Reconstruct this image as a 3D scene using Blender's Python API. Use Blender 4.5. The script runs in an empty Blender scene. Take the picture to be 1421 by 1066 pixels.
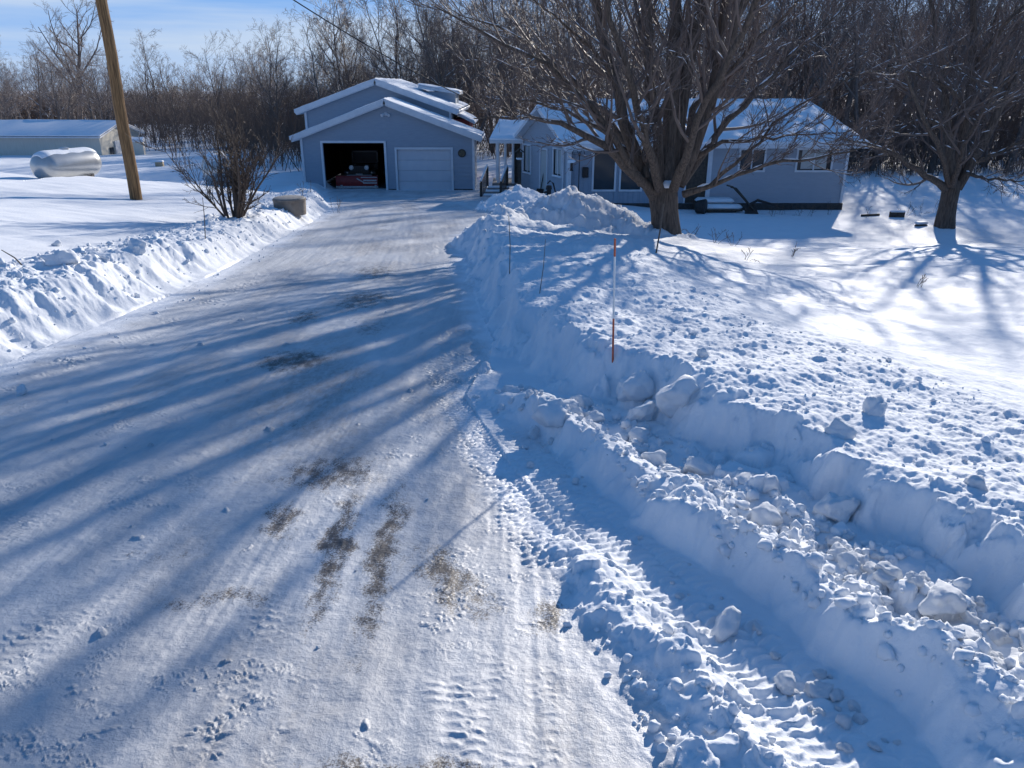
import bpy, math, random
import numpy as np
from mathutils import Vector, Matrix
R = math.radians
rng = np.random.default_rng(7)
random.seed(7)
scene = bpy.context.scene
COL = scene.collection
PITCH = math.atan(415 / 1067); CP, SP = math.cos(PITCH), math.sin(PITCH)
SUN_AZ, SUN_EL = 25.0, 18.5

# ------------------------------------------------------------------ noise
def _hash(ix, iy, seed):
    h = (ix.astype(np.int64) * 374761393 + iy.astype(np.int64) * 668265263 + seed * 1442695041) & 0xffffffff
    h = ((h ^ (h >> 13)) * 1274126177) & 0xffffffff
    h = ((h ^ (h >> 16)) * 2246822519) & 0xffffffff
    return ((h ^ (h >> 15)) & 0xffffff) / float(0xffffff)

def perlin(x, y, seed=0):
    ix = np.floor(x); iy = np.floor(y); fx = x - ix; fy = y - iy
    ux = fx * fx * fx * (fx * (fx * 6 - 15) + 10); uy = fy * fy * fy * (fy * (fy * 6 - 15) + 10)
    def g(dx, dy):
        a = _hash(ix + dx, iy + dy, seed) * 6.2831853
        return np.cos(a) * (fx - dx) + np.sin(a) * (fy - dy)
    a = g(0, 0); b = g(1, 0); c = g(0, 1); d = g(1, 1)
    return ((a + (b - a) * ux) * (1 - uy) + (c + (d - c) * ux) * uy) * 1.5

def fbm(x, y, oct=4, seed=0, gain=.5):
    s = np.zeros_like(x); a = 1.0; f = 1.0
    for i in range(oct):
        s += a * perlin(x * f + i * 17.3, y * f - i * 9.1, seed + i); a *= gain; f *= 2.03
    return s

def cobble(x, y, cell, seed, rmin=.25, rmax=.55, dens=1.0):
    """field of half-buried round lumps, height in units of cell"""
    wx = .22 * perlin(x / cell * 1.9, y / cell * 1.9, seed + 7); wy = .22 * perlin(x / cell * 1.9 + 31, y / cell * 1.9, seed + 8)
    X = x / cell + wx; Y = y / cell + wy; ix = np.floor(X); iy = np.floor(Y)
    out = np.zeros_like(x)
    for dx in (-1, 0, 1):
        for dy in (-1, 0, 1):
            cx = ix + dx; cy = iy + dy
            px = cx + _hash(cx, cy, seed); py = cy + _hash(cx, cy, seed + 1)
            k = _hash(cx, cy, seed + 2)
            r = (rmin + (rmax - rmin) * k * k) * (_hash(cx, cy, seed + 3) < dens)
            an = k * 6.28 + cx; ca, sa = np.cos(an), np.sin(an); dx_ = X - px; dy_ = Y - py; e1 = np.abs(dx_ * ca + dy_ * sa); e2 = np.abs(dy_ * ca - dx_ * sa) * 1.25
            q = r ** 3 - e1 ** 3 - e2 ** 3
            out = np.maximum(out, np.minimum(np.cbrt(np.maximum(q, 0)), r * (.62 + .3 * k)) * (.7 + .5 * k))
    return out * cell

def sstep(a, b, x):
    t = np.clip((x - a) / (b - a), 0, 1); return t * t * (3 - 2 * t)

def poly_sd(x, y, line):
    """signed distance (right of the travel direction positive) and arc length along a polyline"""
    best = np.full(x.shape, 1e9); sd = np.zeros_like(x); al = np.zeros_like(x); acc = 0.0
    for (ax, ay), (bx, by) in zip(line[:-1], line[1:]):
        dx, dy = bx - ax, by - ay; L = math.hypot(dx, dy)
        t = np.clip(((x - ax) * dx + (y - ay) * dy) / (L * L), 0, 1)
        qx = x - ax - t * dx; qy = y - ay - t * dy
        d = np.hypot(qx, qy); m = d < best
        best = np.where(m, d, best)
        side = np.where((qx * dy - qy * dx) >= 0, 1.0, -1.0)
        sd = np.where(m, d * side, sd); al = np.where(m, acc + t * L, al); acc += L
    return sd, al

# ------------------------------------------------------------------ terrain
XL_Y = [-25, 1, 6.1, 9.5, 14, 20, 26.5, 30, 37]; XL_X = [-4.4, -4.35, -4.34, -4.35, -4.75, -5.35, -6.15, -7.1, -8.9]
XR_Y = [-25, 0, 1.0, 1.7, 2.3, 3.1, 3.9, 5.2, 6.8, 9, 12, 16.8, 19, 22, 27, 31, 37]
XR_X = [1.6, 1.0, .84, .68, .50, .24, -.0, -.34, -.14, -.42, -.68, -1.15, -1.0, -.5, -.1, -.3, .3]
CLIFF = [(.0, 20.5), (-.35, 18), (-.5, 16.5), (-.35, 14), (-.2, 11), (-.02, 8.5), (.1, 7.2), (.25, 6.2), (.52, 5.5),
         (.82, 5.05), (1.08, 4.5), (1.32, 3.9), (1.52, 3.6), (1.64, 3.2), (1.73, 2.92), (1.80, 2.55), (1.90, 2.0), (2.1, 1.0), (2.9, -.6), (3.4, -3)]
BRIDGE = [(-.33, 5.35), (-.1, 4.85), (.06, 4.55), (.3, 4.0), (.56, 3.42), (.8, 2.86), (.91, 2.68), (1.04, 2.40), (1.15, 2.06), (1.22, 1.82), (1.3, 1.55), (1.45, 1.0), (1.9, -.6), (2.5, -3)]
WROW = [(.02, 3.75), (.21, 3.22), (.4, 2.56), (.53, 2.18), (.63, 1.88), (.71, 1.59), (.85, 1.0), (1.2, -.6), (1.8, -3)]
TRACKS = [([(-.62, 7.5), (-.42, 6.2), (-.2, 5.2), (.1, 4.1), (.40, 3.15), (.66, 2.56), (.86, 2.1), (1.0, 1.7), (1.2, 1.0), (1.6, -.5)], .46, .052, .015),
          ([(-.72, 6.5), (-.45, 5.2), (-.17, 4.1), (.08, 3.2), (.2, 2.8)], .26, .052, .013),
          ([(-2.3, 5.2), (-2.0, 3.9), (-1.78, 3.0), (-1.72, 2.4), (-1.9, 1.4)], .30, .045, .005),
          ([(-2.6, 3.4), (-2.3, 2.7), (-2.2, 1.9)], .4, .045, .005),
          ([(-.85, 2.9), (-.92, 2.5), (-.93, 2.0), (-1.0, 1.4)], .2, .045, .006),
          ([(-.2, 2.25), (-.22, 1.85), (-.3, 1.3)], .34, .045, .005),
          ([(.05, 2.15), (.02, 1.7), (-.05, 1.2)], .22, .04, .005),
          ([(-3.75, 12), (-3.7, 9), (-3.75, 7.0), (-3.9, 5.8), (-4.05, 4.5)], .32, .075, .014),
          ([(-1.1, 12), (-.75, 8.5), (-.55, 6.5)], .3, .075, .006),
          ([(-1.75, 17), (-1.25, 12), (-.95, 9)], .3, .09, .009)]

def zplane(y):
    z = -1.7 - .084 * np.minimum(y, 35.0)
    z = z - .23 * sstep(35, 41, y) - .35 * sstep(42, 80, y) - 8.5 * sstep(75, 330, y) + 3.0 * sstep(380, 800, y)
    return np.where(y < -2, np.minimum(z, -1.53), z)

def H(x, y, fine=True, extra=False):
    x = np.asarray(x, float); y = np.asarray(y, float); shp = x.shape; x = x.ravel(); y = y.ravel()
    z = zplane(y)
    xl = np.interp(y, XL_Y, XL_X); xr = np.interp(y, XR_Y, XR_X)
    # lawns --------------------------------------------------
    tl = xl - x
    rise = .098 * np.clip(tl - .3, 0, 12.5) * (1 - .62 * sstep(28, 39, y)) * (1 - .9 * sstep(44, 64, y)) * sstep(-30, 2, y)
    rise += .10 * np.exp(-((x + 15) / 6) ** 2 - ((y - 25.5) / 3.2) ** 2)
    lower = -np.interp(y, [-10, 4, 12, 17, 20, 24, 28, 32, 36, 41], [.3, .35, .42, .5, .65, .88, .6, .38, .15, 0]) * sstep(1.6, 7.0, x)
    z = z + np.where(x < xl, rise, 0) + lower
    # soft undulation of lying snow
    far = sstep(60, 140, y)
    z = z + np.where((x < xl) | (x > xr), .05 * fbm(x * .25, y * .25, 3, 11) + .016 * fbm(x * .8, y * 1.7, 2, 31), 0) * (1 - far) + far * .6 * fbm(x * .012, y * .012, 2, 5)
    kind = np.zeros(x.shape, int)                          # 0 ground 1 drive 2 left bank 3 right bank
    near = (y > -6) & (y < 40) & (x > -14) & (x < 9)
    I = np.nonzero(near)[0]; X = x[I]; Y = y[I]; XL = xl[I]; XR = xr[I]; T = tl[I]
    add = np.zeros(X.shape)
    yn = .35 + .65 * np.clip(Y / 20, 0, 1)
    inroad = (X > XL) & (X < XR) & (Y < 38.2)
    # driveway surface
    XR = XR + .05 * fbm(X * 2.3, Y * 2.3, 3, 20); inroad = (X > XL) & (X < XR) & (Y < 38.2)
    rd = .012 * fbm(X * .7, Y * .5, 3, 21) + .0035 * fbm(X * 9, Y * 9, 3, 22)
    lane = X - np.interp(Y, XL_Y, XL_X); rd += .006 * fbm(lane * 5.5, Y * .35, 3, 23) + .004 * sstep(.1, .6, fbm(lane * 2, Y * .25, 2, 24)) * perlin(lane * 26, Y * .9, 25)
    rd -= .012 * np.exp(-((X - XL - .9) / .3) ** 2) + .012 * np.exp(-((X - XR + .9) / .3) ** 2) * (Y > 6)
    # left bank -------------------------------------------------
    jag = .16 * fbm(Y * .8, X * .3, 3, 41) + .07 * fbm(Y * 3.5, X * .6, 2, 42)
    t = T + jag * sstep(-.5, .4, T)
    hb = np.interp(Y, [-6, 5, 9, 13, 20, 26, 31, 35, 38], [.42, .44, .42, .36, .36, .44, .42, .42, .30])
    wall = sstep(-.02, .62, t)
    prof = hb * wall * (1 - .45 * sstep(.75, 2.1, t))
    groove = fbm(Y * 3.1 + X * 1.4, X * 1.5 + Y * .4, 4, 43) * .042 * (.4 + sstep(-.3, .5, fbm(Y * .7, X * .7, 2, 44))) * sstep(.03, .3, t) * (1 - sstep(.55, .95, t))
    rough = sstep(.03, .3, t) * (1 - sstep(1.3, 2.3, t + .3 * fbm(X * .9, Y * .9, 2, 47)))
    lum = cobble(X, Y, .30, 51, .1, .55, .55) * .30 + cobble(X, Y, .13, 55, .2, .55, .7) * .38 + cobble(X, Y, .06, 57, .2, .5, .8) * .4
    lum += .035 * fbm(X * 3, Y * 3, 4, 58)
    lb = prof + groove + rough * lum * (.85 + .15 * sstep(.4, .9, t))
    lb += .05 * np.exp(-((t - .02) / .09) ** 2) * cobble(X, Y, .12, 59, .1, .6, .4) * 4
    # right cliff bank -------------------------------------------
    sd, al = poly_sd(X, Y, CLIFF); sd = -sd
    jg = .12 * fbm(X * 1.4, Y * 1.4, 3, 61) + .06 * fbm(X * 4.4, Y * 4.4, 4, 62)
    s = sd + jg * np.interp(Y, [2, 4, 6.5, 12], [.6, .95, 1.35, 1.45]) - .05
    w = np.interp(Y, [0, 3.5, 5, 8, 14, 18], [.20, .22, .34, .42, .6, .7])
    hc = np.interp(Y, [-6, 2, 3.5, 5, 8, 12, 15, 17.5, 20.5, 22], [.27, .29, .33, .40, .42, .44, .58, .45, .2, 0])
    hc = hc * (1 + np.interp(Y, [4, 7], [.10, .22]) * fbm(Y * .9, X * .4, 2, 64))
    plat = (1 - .30 * sstep(.15, 1.3, s) - .42 * sstep(1.2, 3.2, s))
    cl = hc * sstep(-w, .06, s) * plat
    edge = 2.5 + .5 * fbm(X * .8, Y * .8, 3, 66)
    roughR = sstep(-w, 0.02, s) * (1 - sstep(edge - .7, edge + .25, s))
    lumR = cobble(X, Y, .34, 71, .1, .5, .3) * .26 + cobble(X, Y, .13, 75, .1, .5, .6) * .32 + cobble(X, Y, .055, 77, .2, .5, .5) * .5 + .05 * fbm(X * 2.6, Y * 2.6, 5, 78, .6) + .012 * fbm(X * 22, Y * 22, 2, 69)
    # streaks thrown off the plough, in line with the drive
    lumR += .016 * fbm((X * .8 + Y * .6) * 1.2, (X * .6 - Y * .8) * 6, 2, 79)
    grv = (.05 * fbm(X * 3.4, Y * 3.4, 4, 80) + .5 * cobble(X, Y, .24, 97, .1, .5, .45) * (Y < 6.5)) * sstep(-w, -.5 * w, s) * (1 - sstep(-.03, .05, s))
    cl = cl + .5 * roughR * lumR * (.25 + .75 * sstep(-.04, .1, s)) + grv + np.exp(-((s + .02) / .16) ** 2) * (.55 * cobble(X, Y, .22, 68, .1, .55, .6) + .4 * cobble(X, Y, .09, 67, .2, .55, .6))
    # trench floor between ridge and cliff
    sb, ab = poly_sd(X, Y, BRIDGE); sb = -sb
    sbj = sb + .07 * fbm(X * 3.0, Y * 3.0, 4, 81)
    startf = sstep(5.5, 4.75, Y)
    hbr = np.interp(Y, [-6, 1.6, 2.4, 3.2, 4.2, 4.8, 5.4], [.23, .23, .215, .20, .17, .13, .07]) * (1 + .34 * fbm(X * 1.9, Y * 1.9, 3, 82))
    rb_ = hbr * sstep(-.02, .12, sbj) * (1 - .5 * sstep(.15, .40, sbj))
    crest = np.exp(-((sbj - .18) / .12) ** 2)
    lumB = cobble(X, Y, .12, 84, .15, .6, .6) * .5 + cobble(X, Y, .05, 86, .2, .5, .8) * .55 + .02 * fbm(X * 8, Y * 8, 3, 87)
    trench = sstep(.15, .4, sbj) * (cobble(X, Y, .24, 88, .1, .6, .65) * .5 + cobble(X, Y, .1, 89, .2, .55, .7) * .6 + .03 * fbm(X * 4, Y * 4, 3, 90))
    rbr = (rb_ + crest * lumB * .9 + trench * (Y < 5.6)) * startf
    # windrow at the drive edge
    sw, aw = poly_sd(X, Y, WROW)
    swj = sw + .07 * fbm(X * 4, Y * 4, 4, 91)
    hw = .062 * sstep(3.2, 2.5, Y) * (1 + .4 * fbm(Y * 4, X * 4, 2, 92))
    wr = hw * np.exp(-np.abs(swj / .115) ** 2.2)
    wr += np.exp(-(swj / .16) ** 2) * sstep(3.2, 2.6, Y) * (cobble(X, Y, .13, 93, .2, .62, .8) * .6 + cobble(X, Y, .05, 95, .2, .5, .7) * .45 + .012 * fbm(X * 12, Y * 12, 3, 96))
    # scattered crumbs on the near verge
    cl_on = np.where(Y < 20.6, cl, 0)
    right = np.maximum(np.maximum(cl_on, rbr), wr)
    # piles
    def pile(cx, cy, rx, ry, h, seed):
        q = np.hypot((X - cx) / rx, (Y - cy) / ry) + .10 * fbm(X * 1.1, Y * 1.1, 3, seed)
        b = np.clip(1 - q, 0, 1); b = h * (b - .18 * b * b) / .82
        return b + sstep(0, .15, b) * (cobble(X, Y, .34, seed + 1, .1, .6, .7) * .5 + cobble(X, Y, .15, seed + 4, .2, .55, .8) * .6 + .05 * fbm(X * 2.5, Y * 2.5, 3, seed + 7))
    pl = np.maximum(pile(1.35, 18.3, 2.35, 2.1, 1.02, 101), pile(2.7, 17.3, 1.7, 1.2, .42, 111))
    pl = np.maximum(pl, pile(-.1, 15.7, 1.2, 2.2, .70, 121))
    pl = np.maximum(pl, pile(.3, 26.8, 1.6, 3.0, .72, 131))
    right = np.maximum(right, pl)
    onright = (X > XR - .05) | (pl > .02) | (cl_on > .03)
    # tyre tread
    tr = np.zeros(X.shape); tmask = np.zeros(X.shape)
    for k, (line, W, pitch, amp) in enumerate(TRACKS):
        yy = [p[1] for p in line]; sel = np.nonzero((Y > min(yy)) & (Y < max(yy)) & (np.abs(X - np.interp(Y, [p[1] for p in line][::-1], [p[0] for p in line][::-1])) < W * 1.2))[0]
        if not len(sel): continue
        a, b = X[sel], Y[sel]
        sdk, alk = poly_sd(a, b, line)
        wob = (.02 if k == 0 else .035) * fbm(a * 9, b * 9, 3, 140 + k)
        sl = sdk + wob; lat = sl / W + .5
        nb = 4; cidx = np.floor(lat * nb); fr = lat * nb - cidx
        ph = alk / pitch + .5 * np.mod(cidx, 2) + .35 * np.sin(fr * 3.1416) * np.where(lat < .5, 1, -1) + 1.4 * wob / .05 * .3
        q = ph - np.floor(ph)
        rid = np.exp(-((q - .5) / .17) ** 2) * (.55 + .45 * sstep(0, .2, fr) * sstep(1, .8, fr))
        m = sstep(0, .10, lat) * sstep(1, .90, lat)
        am = amp * (np.clip(.75 + .8 * fbm(a * 2.2, b * 2.2, 3, 150 + k), .4, 1.5) if k == 0 else np.clip(.2 + 1.3 * fbm(a * 3.1, b * 3.1, 4, 150 + k), 0, 1.2) if k > 1 else .5 + .5 * sstep(-.3, .4, fbm(a * 2.2, b * 2.2, 3, 151)))
        tr[sel] += m * am * (rid - .25); tmask[sel] = np.maximum(tmask[sel], m * min(1, amp / .012))
    # patchy crust marks on the packed snow
    mk = fbm(X * 14, Y * 22, 2, 160); mk = sstep(.86, 1.0, 1 - np.abs(perlin(X * 7 + .9 * mk, Y * 11 + .6 * mk, 162))) * sstep(.0, .5, fbm(X * 1.1, Y * .9, 3, 161) + .1) * sstep(-.2, .3, perlin(X * 6, Y * 6, 163)) * .006 * (Y < 9)
    crumbs = cobble(X, Y, .16, 165, .03, .15, .09) * .9 * (Y < 9)
    add = np.where(inroad, rd + mk + crumbs, .004 * fbm(X * 9, Y * 9, 2, 22))
    add = np.where((X < XL + .05), np.maximum(lb, np.where(T > -.05, -.01, -1)), add)
    fade = 1 - sstep(2.3, 3.0, T)
    add = np.where(X < XL, lb * 1.0, add)
    bw = sstep(-.25, .15, X - XR); add = np.where(X < XL, add, (rd + mk + crumbs) * (1 - bw) + .004 * fbm(X * 9, Y * 9, 2, 22) * bw + right)
    add = add + tr * (1 - sstep(.02, .06, rbr) * (X > XR)) * (1 - sstep(.015, .05, wr))
    z[I] += add
    k = np.where(inroad & (wr < .02) & (pl < .03) & (cl_on < .03), 1, 0)
    k = np.where((T > 0) & (T < 2.6), 2, k)
    k = np.where((k != 1) & (X > XR - .6) & ((Y < 20.6) & (s < 3.0) & (s > -3) | (pl > .02)), 3, k)
    k = np.where((Y > 38.0), 0, k)
    kind[I] = k
    # hollow at the feet of trunks, drift against walls
    z = z + .10 * np.exp(-((x - 3.35) ** 2 + (y - 17) ** 2) / .9 ** 2)
    z = z + .16 * np.exp(-((x - 14.8) ** 2 + (y - 26.4) ** 2) / .8 ** 2)
    if extra: return z.reshape(shp), kind.reshape(shp)
    return z.reshape(shp)

def Hs(x, y): return float(H(np.array([x]), np.array([y]))[0])

def ray(px, py):
    u = (px - 710.5) / 1067; v = (py - 533) / 1067
    return np.array([u, CP - v * SP, -(SP + v * CP)])

def on_ground(px, py):
    """where the line of sight through a photo pixel meets the snow"""
    d = ray(px, py); ts = np.concatenate([np.arange(1.2, 10, .02), np.arange(10, 60, .1)])
    P = ts[:, None] * d[None]; h = H(P[:, 0], P[:, 1]); i = np.nonzero(P[:, 2] < h)[0]
    i = i[0] if len(i) else len(ts) - 1
    return Vector((P[i, 0], P[i, 1], h[i])), 1067 / ts[i]

def at_depth(px, py, d):
    r = ray(px, py); r = r / r[1] * d
    return Vector(r)

# ------------------------------------------------------------------ mesh helpers
def mesh_np(name, V, F, mat):
    V = np.ascontiguousarray(V, np.float32); F = np.ascontiguousarray(F, np.int32); n = F.shape[1]
    me = bpy.data.meshes.new(name)
    me.vertices.add(len(V)); me.vertices.foreach_set('co', V.ravel())
    me.loops.add(F.size); me.loops.foreach_set('vertex_index', F.ravel())
    me.polygons.add(len(F)); me.polygons.foreach_set('loop_start', np.arange(0, F.size, n, dtype=np.int32))
    me.update(calc_edges=True)
    if mat: me.materials.append(mat)
    return me

def link(name, me, parent=None, loc=(0, 0, 0)):
    o = bpy.data.objects.new(name, me); COL.objects.link(o); o.location = loc
    if parent: o.parent = parent
    return o

ORG = {}
def thing(name, label, cat, loc=(0, 0, 0), rz=0, group=None):
    o = bpy.data.objects.new(name, None); COL.objects.link(o); o.location = loc; o.rotation_euler.z = rz
    o.empty_display_size = .2
    tag(o, label, cat, group); ORG[o.name] = Vector(loc); return o

def tag(o, label=None, cat=None, group=None, kind=None):
    if label: o['label'] = label
    if cat: o['category'] = cat
    if group: o['group'] = group
    if kind: o['kind'] = kind
    return o

class MB:
    def __init__(s): s.v = []; s.f = []; s.smooth = False
    def add(s, vs, fs):
        o = len(s.v); s.v += [tuple(p) for p in vs]; s.f += [tuple(i + o for i in f) for f in fs]; return s
    def quad(s, a, b, c, d): return s.add([a, b, c, d], [(0, 1, 2, 3)])
    def box(s, c, size, rz=0, rx=0, ry=0, bev=0.0):
        hx, hy, hz = size[0] / 2, size[1] / 2, size[2] / 2
        M = Matrix.Rotation(rz, 3, 'Z') @ Matrix.Rotation(ry, 3, 'Y') @ Matrix.Rotation(rx, 3, 'X'); c = Vector(c)
        if bev <= 0:
            P = [(-hx, -hy, -hz), (hx, -hy, -hz), (hx, hy, -hz), (-hx, hy, -hz), (-hx, -hy, hz), (hx, -hy, hz), (hx, hy, hz), (-hx, hy, hz)]
            return s.add([M @ Vector(p) + c for p in P], [(0, 3, 2, 1), (4, 5, 6, 7), (0, 1, 5, 4), (1, 2, 6, 5), (2, 3, 7, 6), (3, 0, 4, 7)])
        b = min(bev, hx * .9, hy * .9, hz * .9); P = []
        for z, i in ((-hz, b), (-hz + b, 0), (hz - b, 0), (hz, b)):
            a, d = hx - i, hy - i; e = b if i == 0 else b * .6
            P += [(-a + e, -d, z), (a - e, -d, z), (a, -d + e, z), (a, d - e, z), (a - e, d, z), (-a + e, d, z), (-a, d - e, z), (-a, -d + e, z)]
        F = [tuple(range(7, -1, -1)), tuple(range(24, 32))]
        for r in range(3):
            for k in range(8):
                F.append((r * 8 + k, r * 8 + (k + 1) % 8, r * 8 + 8 + (k + 1) % 8, r * 8 + 8 + k))
        return s.add([M @ Vector(p) + c for p in P], F)
    def tube(s, pts, rad, n=8, cap=True):
        pts = [Vector(p) for p in pts]
        if not hasattr(rad, '__len__'): rad = [rad] * len(pts)
        d = (pts[-1] - pts[0]); d = d.normalized() if d.length > 1e-6 else Vector((0, 0, 1))
        ref = Vector((0, 0, 1)) if abs(d.z) < .7 else Vector((1, 0, 0))
        V = []; F = []
        for i, p in enumerate(pts):
            t = (pts[min(i + 1, len(pts) - 1)] - pts[max(i - 1, 0)]).normalized()
            a = ref - t * ref.dot(t)
            if a.length < 1e-4: a = Vector((0, 1, 0)) - t * t.y
            a.normalize(); b = t.cross(a)
            for k in range(n):
                q = 2 * math.pi * k / n; V.append(p + (a * math.cos(q) + b * math.sin(q)) * rad[i])
        for i in range(len(pts) - 1):
            for k in range(n): F.append((i * n + k, i * n + (k + 1) % n, (i + 1) * n + (k + 1) % n, (i + 1) * n + k))
        if cap: F += [tuple(range(n - 1, -1, -1)), tuple(range((len(pts) - 1) * n, len(pts) * n))]
        return s.add(V, F)
    def prism(s, poly, a, b):
        """polygon of (x,z) extruded along y from a to b"""
        n = len(poly); V = [(x, a, z) for x, z in poly] + [(x, b, z) for x, z in poly]
        F = [tuple(range(n - 1, -1, -1)), tuple(range(n, 2 * n))] + [(k, (k + 1) % n, n + (k + 1) % n, n + k) for k in range(n)]
        return s.add(V, F)
    def slab(s, poly3, th):
        """3-D polygon thickened along its normal"""
        P = [Vector(p) for p in poly3]; nrm = (P[1] - P[0]).cross(P[2] - P[0]).normalized() * th; n = len(P)
        return s.add(P + [p + nrm for p in P], [tuple(range(n - 1, -1, -1)), tuple(range(n, 2 * n))] + [(k, (k + 1) % n, n + (k + 1) % n, n + k) for k in range(n)])
    def build(s, name, mat, parent=None, flat=True, world=True):
        me = bpy.data.meshes.new(name); off = Vector((0, 0, 0))
        if parent is not None and world:
            p = parent
            while p.parent: p = p.parent
            off = ORG.get(p.name, Vector((0, 0, 0)))
        me.from_pydata([Vector(p) - off for p in s.v], [], s.f); me.validate(); me.update()
        if flat: me.shade_flat()
        else: me.set_sharp_from_angle(angle=R(40))
        if mat: me.materials.append(mat)
        return link(name, me, parent)

def tubes_np(P, rad, k):
    """P (N,M,3) polylines, rad (N,M): open tubes of k sides"""
    N, M, _ = P.shape
    T = np.empty_like(P); T[:, 1:-1] = P[:, 2:] - P[:, :-2]; T[:, 0] = P[:, 1] - P[:, 0]; T[:, -1] = P[:, -1] - P[:, -2]
    T /= np.linalg.norm(T, axis=2, keepdims=True) + 1e-9
    D = P[:, -1] - P[:, 0]; D /= np.linalg.norm(D, axis=1, keepdims=True) + 1e-9
    ref = np.where(np.abs(D[:, 2:3]) < .7, np.array([[0, 0, 1.0]]), np.array([[1.0, 0.1, 0]]))[:, None, :]
    A = ref - T * np.sum(ref * T, axis=2, keepdims=True); A /= np.linalg.norm(A, axis=2, keepdims=True) + 1e-9
    B = np.cross(T, A)
    q = np.arange(k) * 2 * math.pi / k
    V = P[:, :, None, :] + (A[:, :, None, :] * np.cos(q)[None, None, :, None] + B[:, :, None, :] * np.sin(q)[None, None, :, None]) * rad[:, :, None, None]
    V = V.reshape(-1, 3)
    n0 = (np.arange(N) * M * k)[:, None, None] + (np.arange(M - 1) * k)[None, :, None]
    a = np.arange(k)[None, None, :]; b = (np.arange(k)[None, None, :] + 1) % k
    F = np.stack([n0 + a, n0 + b, n0 + k + b, n0 + k + a], axis=-1).reshape(-1, 4)
    return V, F

def join_np(lst):
    V = []; F = []; o = 0
    for v, f in lst: V.append(v); F.append(f + o); o += len(v)
    return np.concatenate(V), np.concatenate(F)

# ------------------------------------------------------------------ materials
def mat(name, col, rough=.6, spec=.5, metal=0.0):
    m = bpy.data.materials.new(name); m.use_nodes = True; b = m.node_tree.nodes['Principled BSDF']
    b.inputs['Base Color'].default_value = (*col, 1); b.inputs['Roughness'].default_value = rough
    b.inputs['Specular IOR Level'].default_value = spec; b.inputs['Metallic'].default_value = metal
    return m
def nd(m, t, **kw):
    n = m.node_tree.nodes.new(t)
    for k, v in kw.items(): setattr(n, k, v)
    return n
def lk(m, a, b): m.node_tree.links.new(a, b)
def pb(m): return m.node_tree.nodes['Principled BSDF']
def noise(m, scale, detail=4, rough=.55, vec=None, stretch=None):
    n = nd(m, 'ShaderNodeTexNoise'); n.inputs['Scale'].default_value = scale; n.inputs['Detail'].default_value = detail; n.inputs['Roughness'].default_value = rough
    tc = nd(m, 'ShaderNodeTexCoord'); src = tc.outputs[vec or 'Object']
    if stretch:
        mp = nd(m, 'ShaderNodeMapping'); mp.inputs['Scale'].default_value = stretch; lk(m, src, mp.inputs['Vector']); src = mp.outputs['Vector']
    lk(m, src, n.inputs['Vector']); return n.outputs['Fac']
def ramp(m, fac, stops):
    r = nd(m, 'ShaderNodeValToRGB'); e = r.color_ramp.elements
    while len(e) < len(stops): e.new(.5)
    for x, (p, c) in zip(e, stops): x.position = p; x.color = (*c, 1)
    lk(m, fac, r.inputs['Fac']); return r.outputs['Color']
def bump(m, fac, strength, dist=.02, prev=None):
    b = nd(m, 'ShaderNodeBump'); b.inputs['Strength'].default_value = strength; b.inputs['Distance'].default_value = dist
    lk(m, fac, b.inputs['Height'])
    if prev: lk(m, prev, b.inputs['Normal'])
    return b.outputs['Normal']
def vary(name, c0, c1, scale, rough=.7, bs=.3, bd=.01, stretch=None, spec=.4, detail=5, lo=.35, hi=.65):
    m = mat(name, c0, rough, spec); f = noise(m, scale, detail, .6, stretch=stretch)
    lk(m, ramp(m, f, [(lo, c0), (hi, c1)]), pb(m).inputs['Base Color'])
    if bs: lk(m, bump(m, f, bs, bd), pb(m).inputs['Normal'])
    return m

def snow_mat(name, c0, c1, fine=240, coarse=28, rough=.7, spec=.2):
    m = mat(name, c0, rough, spec)
    f = noise(m, 3.0, 5); lk(m, ramp(m, f, [(.3, c0), (.7, c1)]), pb(m).inputs['Base Color'])
    n1 = bump(m, noise(m, coarse, 5, .6), .55, .012); n2 = bump(m, noise(m, fine, 3, .6), .45, .0022, n1)
    lk(m, n2, pb(m).inputs['Normal'])
    return m
M = {}
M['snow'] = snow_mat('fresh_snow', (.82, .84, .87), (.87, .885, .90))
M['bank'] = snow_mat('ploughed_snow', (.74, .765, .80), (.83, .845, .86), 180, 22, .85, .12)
M['cap'] = snow_mat('snow_cap', (.82, .84, .87), (.87, .885, .90), 60, 12)
# packed snow on the drive with gravel showing through where the plough scraped it
m = mat('packed_snow', (.6, .62, .66), .5, .5)
at_ = nd(m, 'ShaderNodeAttribute'); at_.attribute_name = 'bare'
nz = noise(m, 11, 8, .75, stretch=(1.3, .7, 1)); nf = noise(m, 120, 4, .75); nc = noise(m, 1.3, 6, .62, stretch=(1.6, .5, 1))
add = nd(m, 'ShaderNodeMath', operation='ADD'); lk(m, nz, add.inputs[0]); lk(m, nf, add.inputs[1])
mul = nd(m, 'ShaderNodeMath', operation='MULTIPLY'); lk(m, add.outputs[0], mul.inputs[0]); lk(m, at_.outputs['Fac'], mul.inputs[1])
grav = ramp(m, nf, [(.3, (.03, .027, .026)), (.6, (.105, .09, .08)), (.8, (.20, .178, .16))])
ice = ramp(m, nc, [(.3, (.45, .46, .48)), (.5, (.56, .567, .58)), (.72, (.68, .685, .695))])
mr = nd(m, 'ShaderNodeMapRange'); mr.inputs['From Min'].default_value = .545; mr.inputs['From Max'].default_value = .66; mr.clamp = True; lk(m, mul.outputs[0], mr.inputs['Value'])
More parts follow.
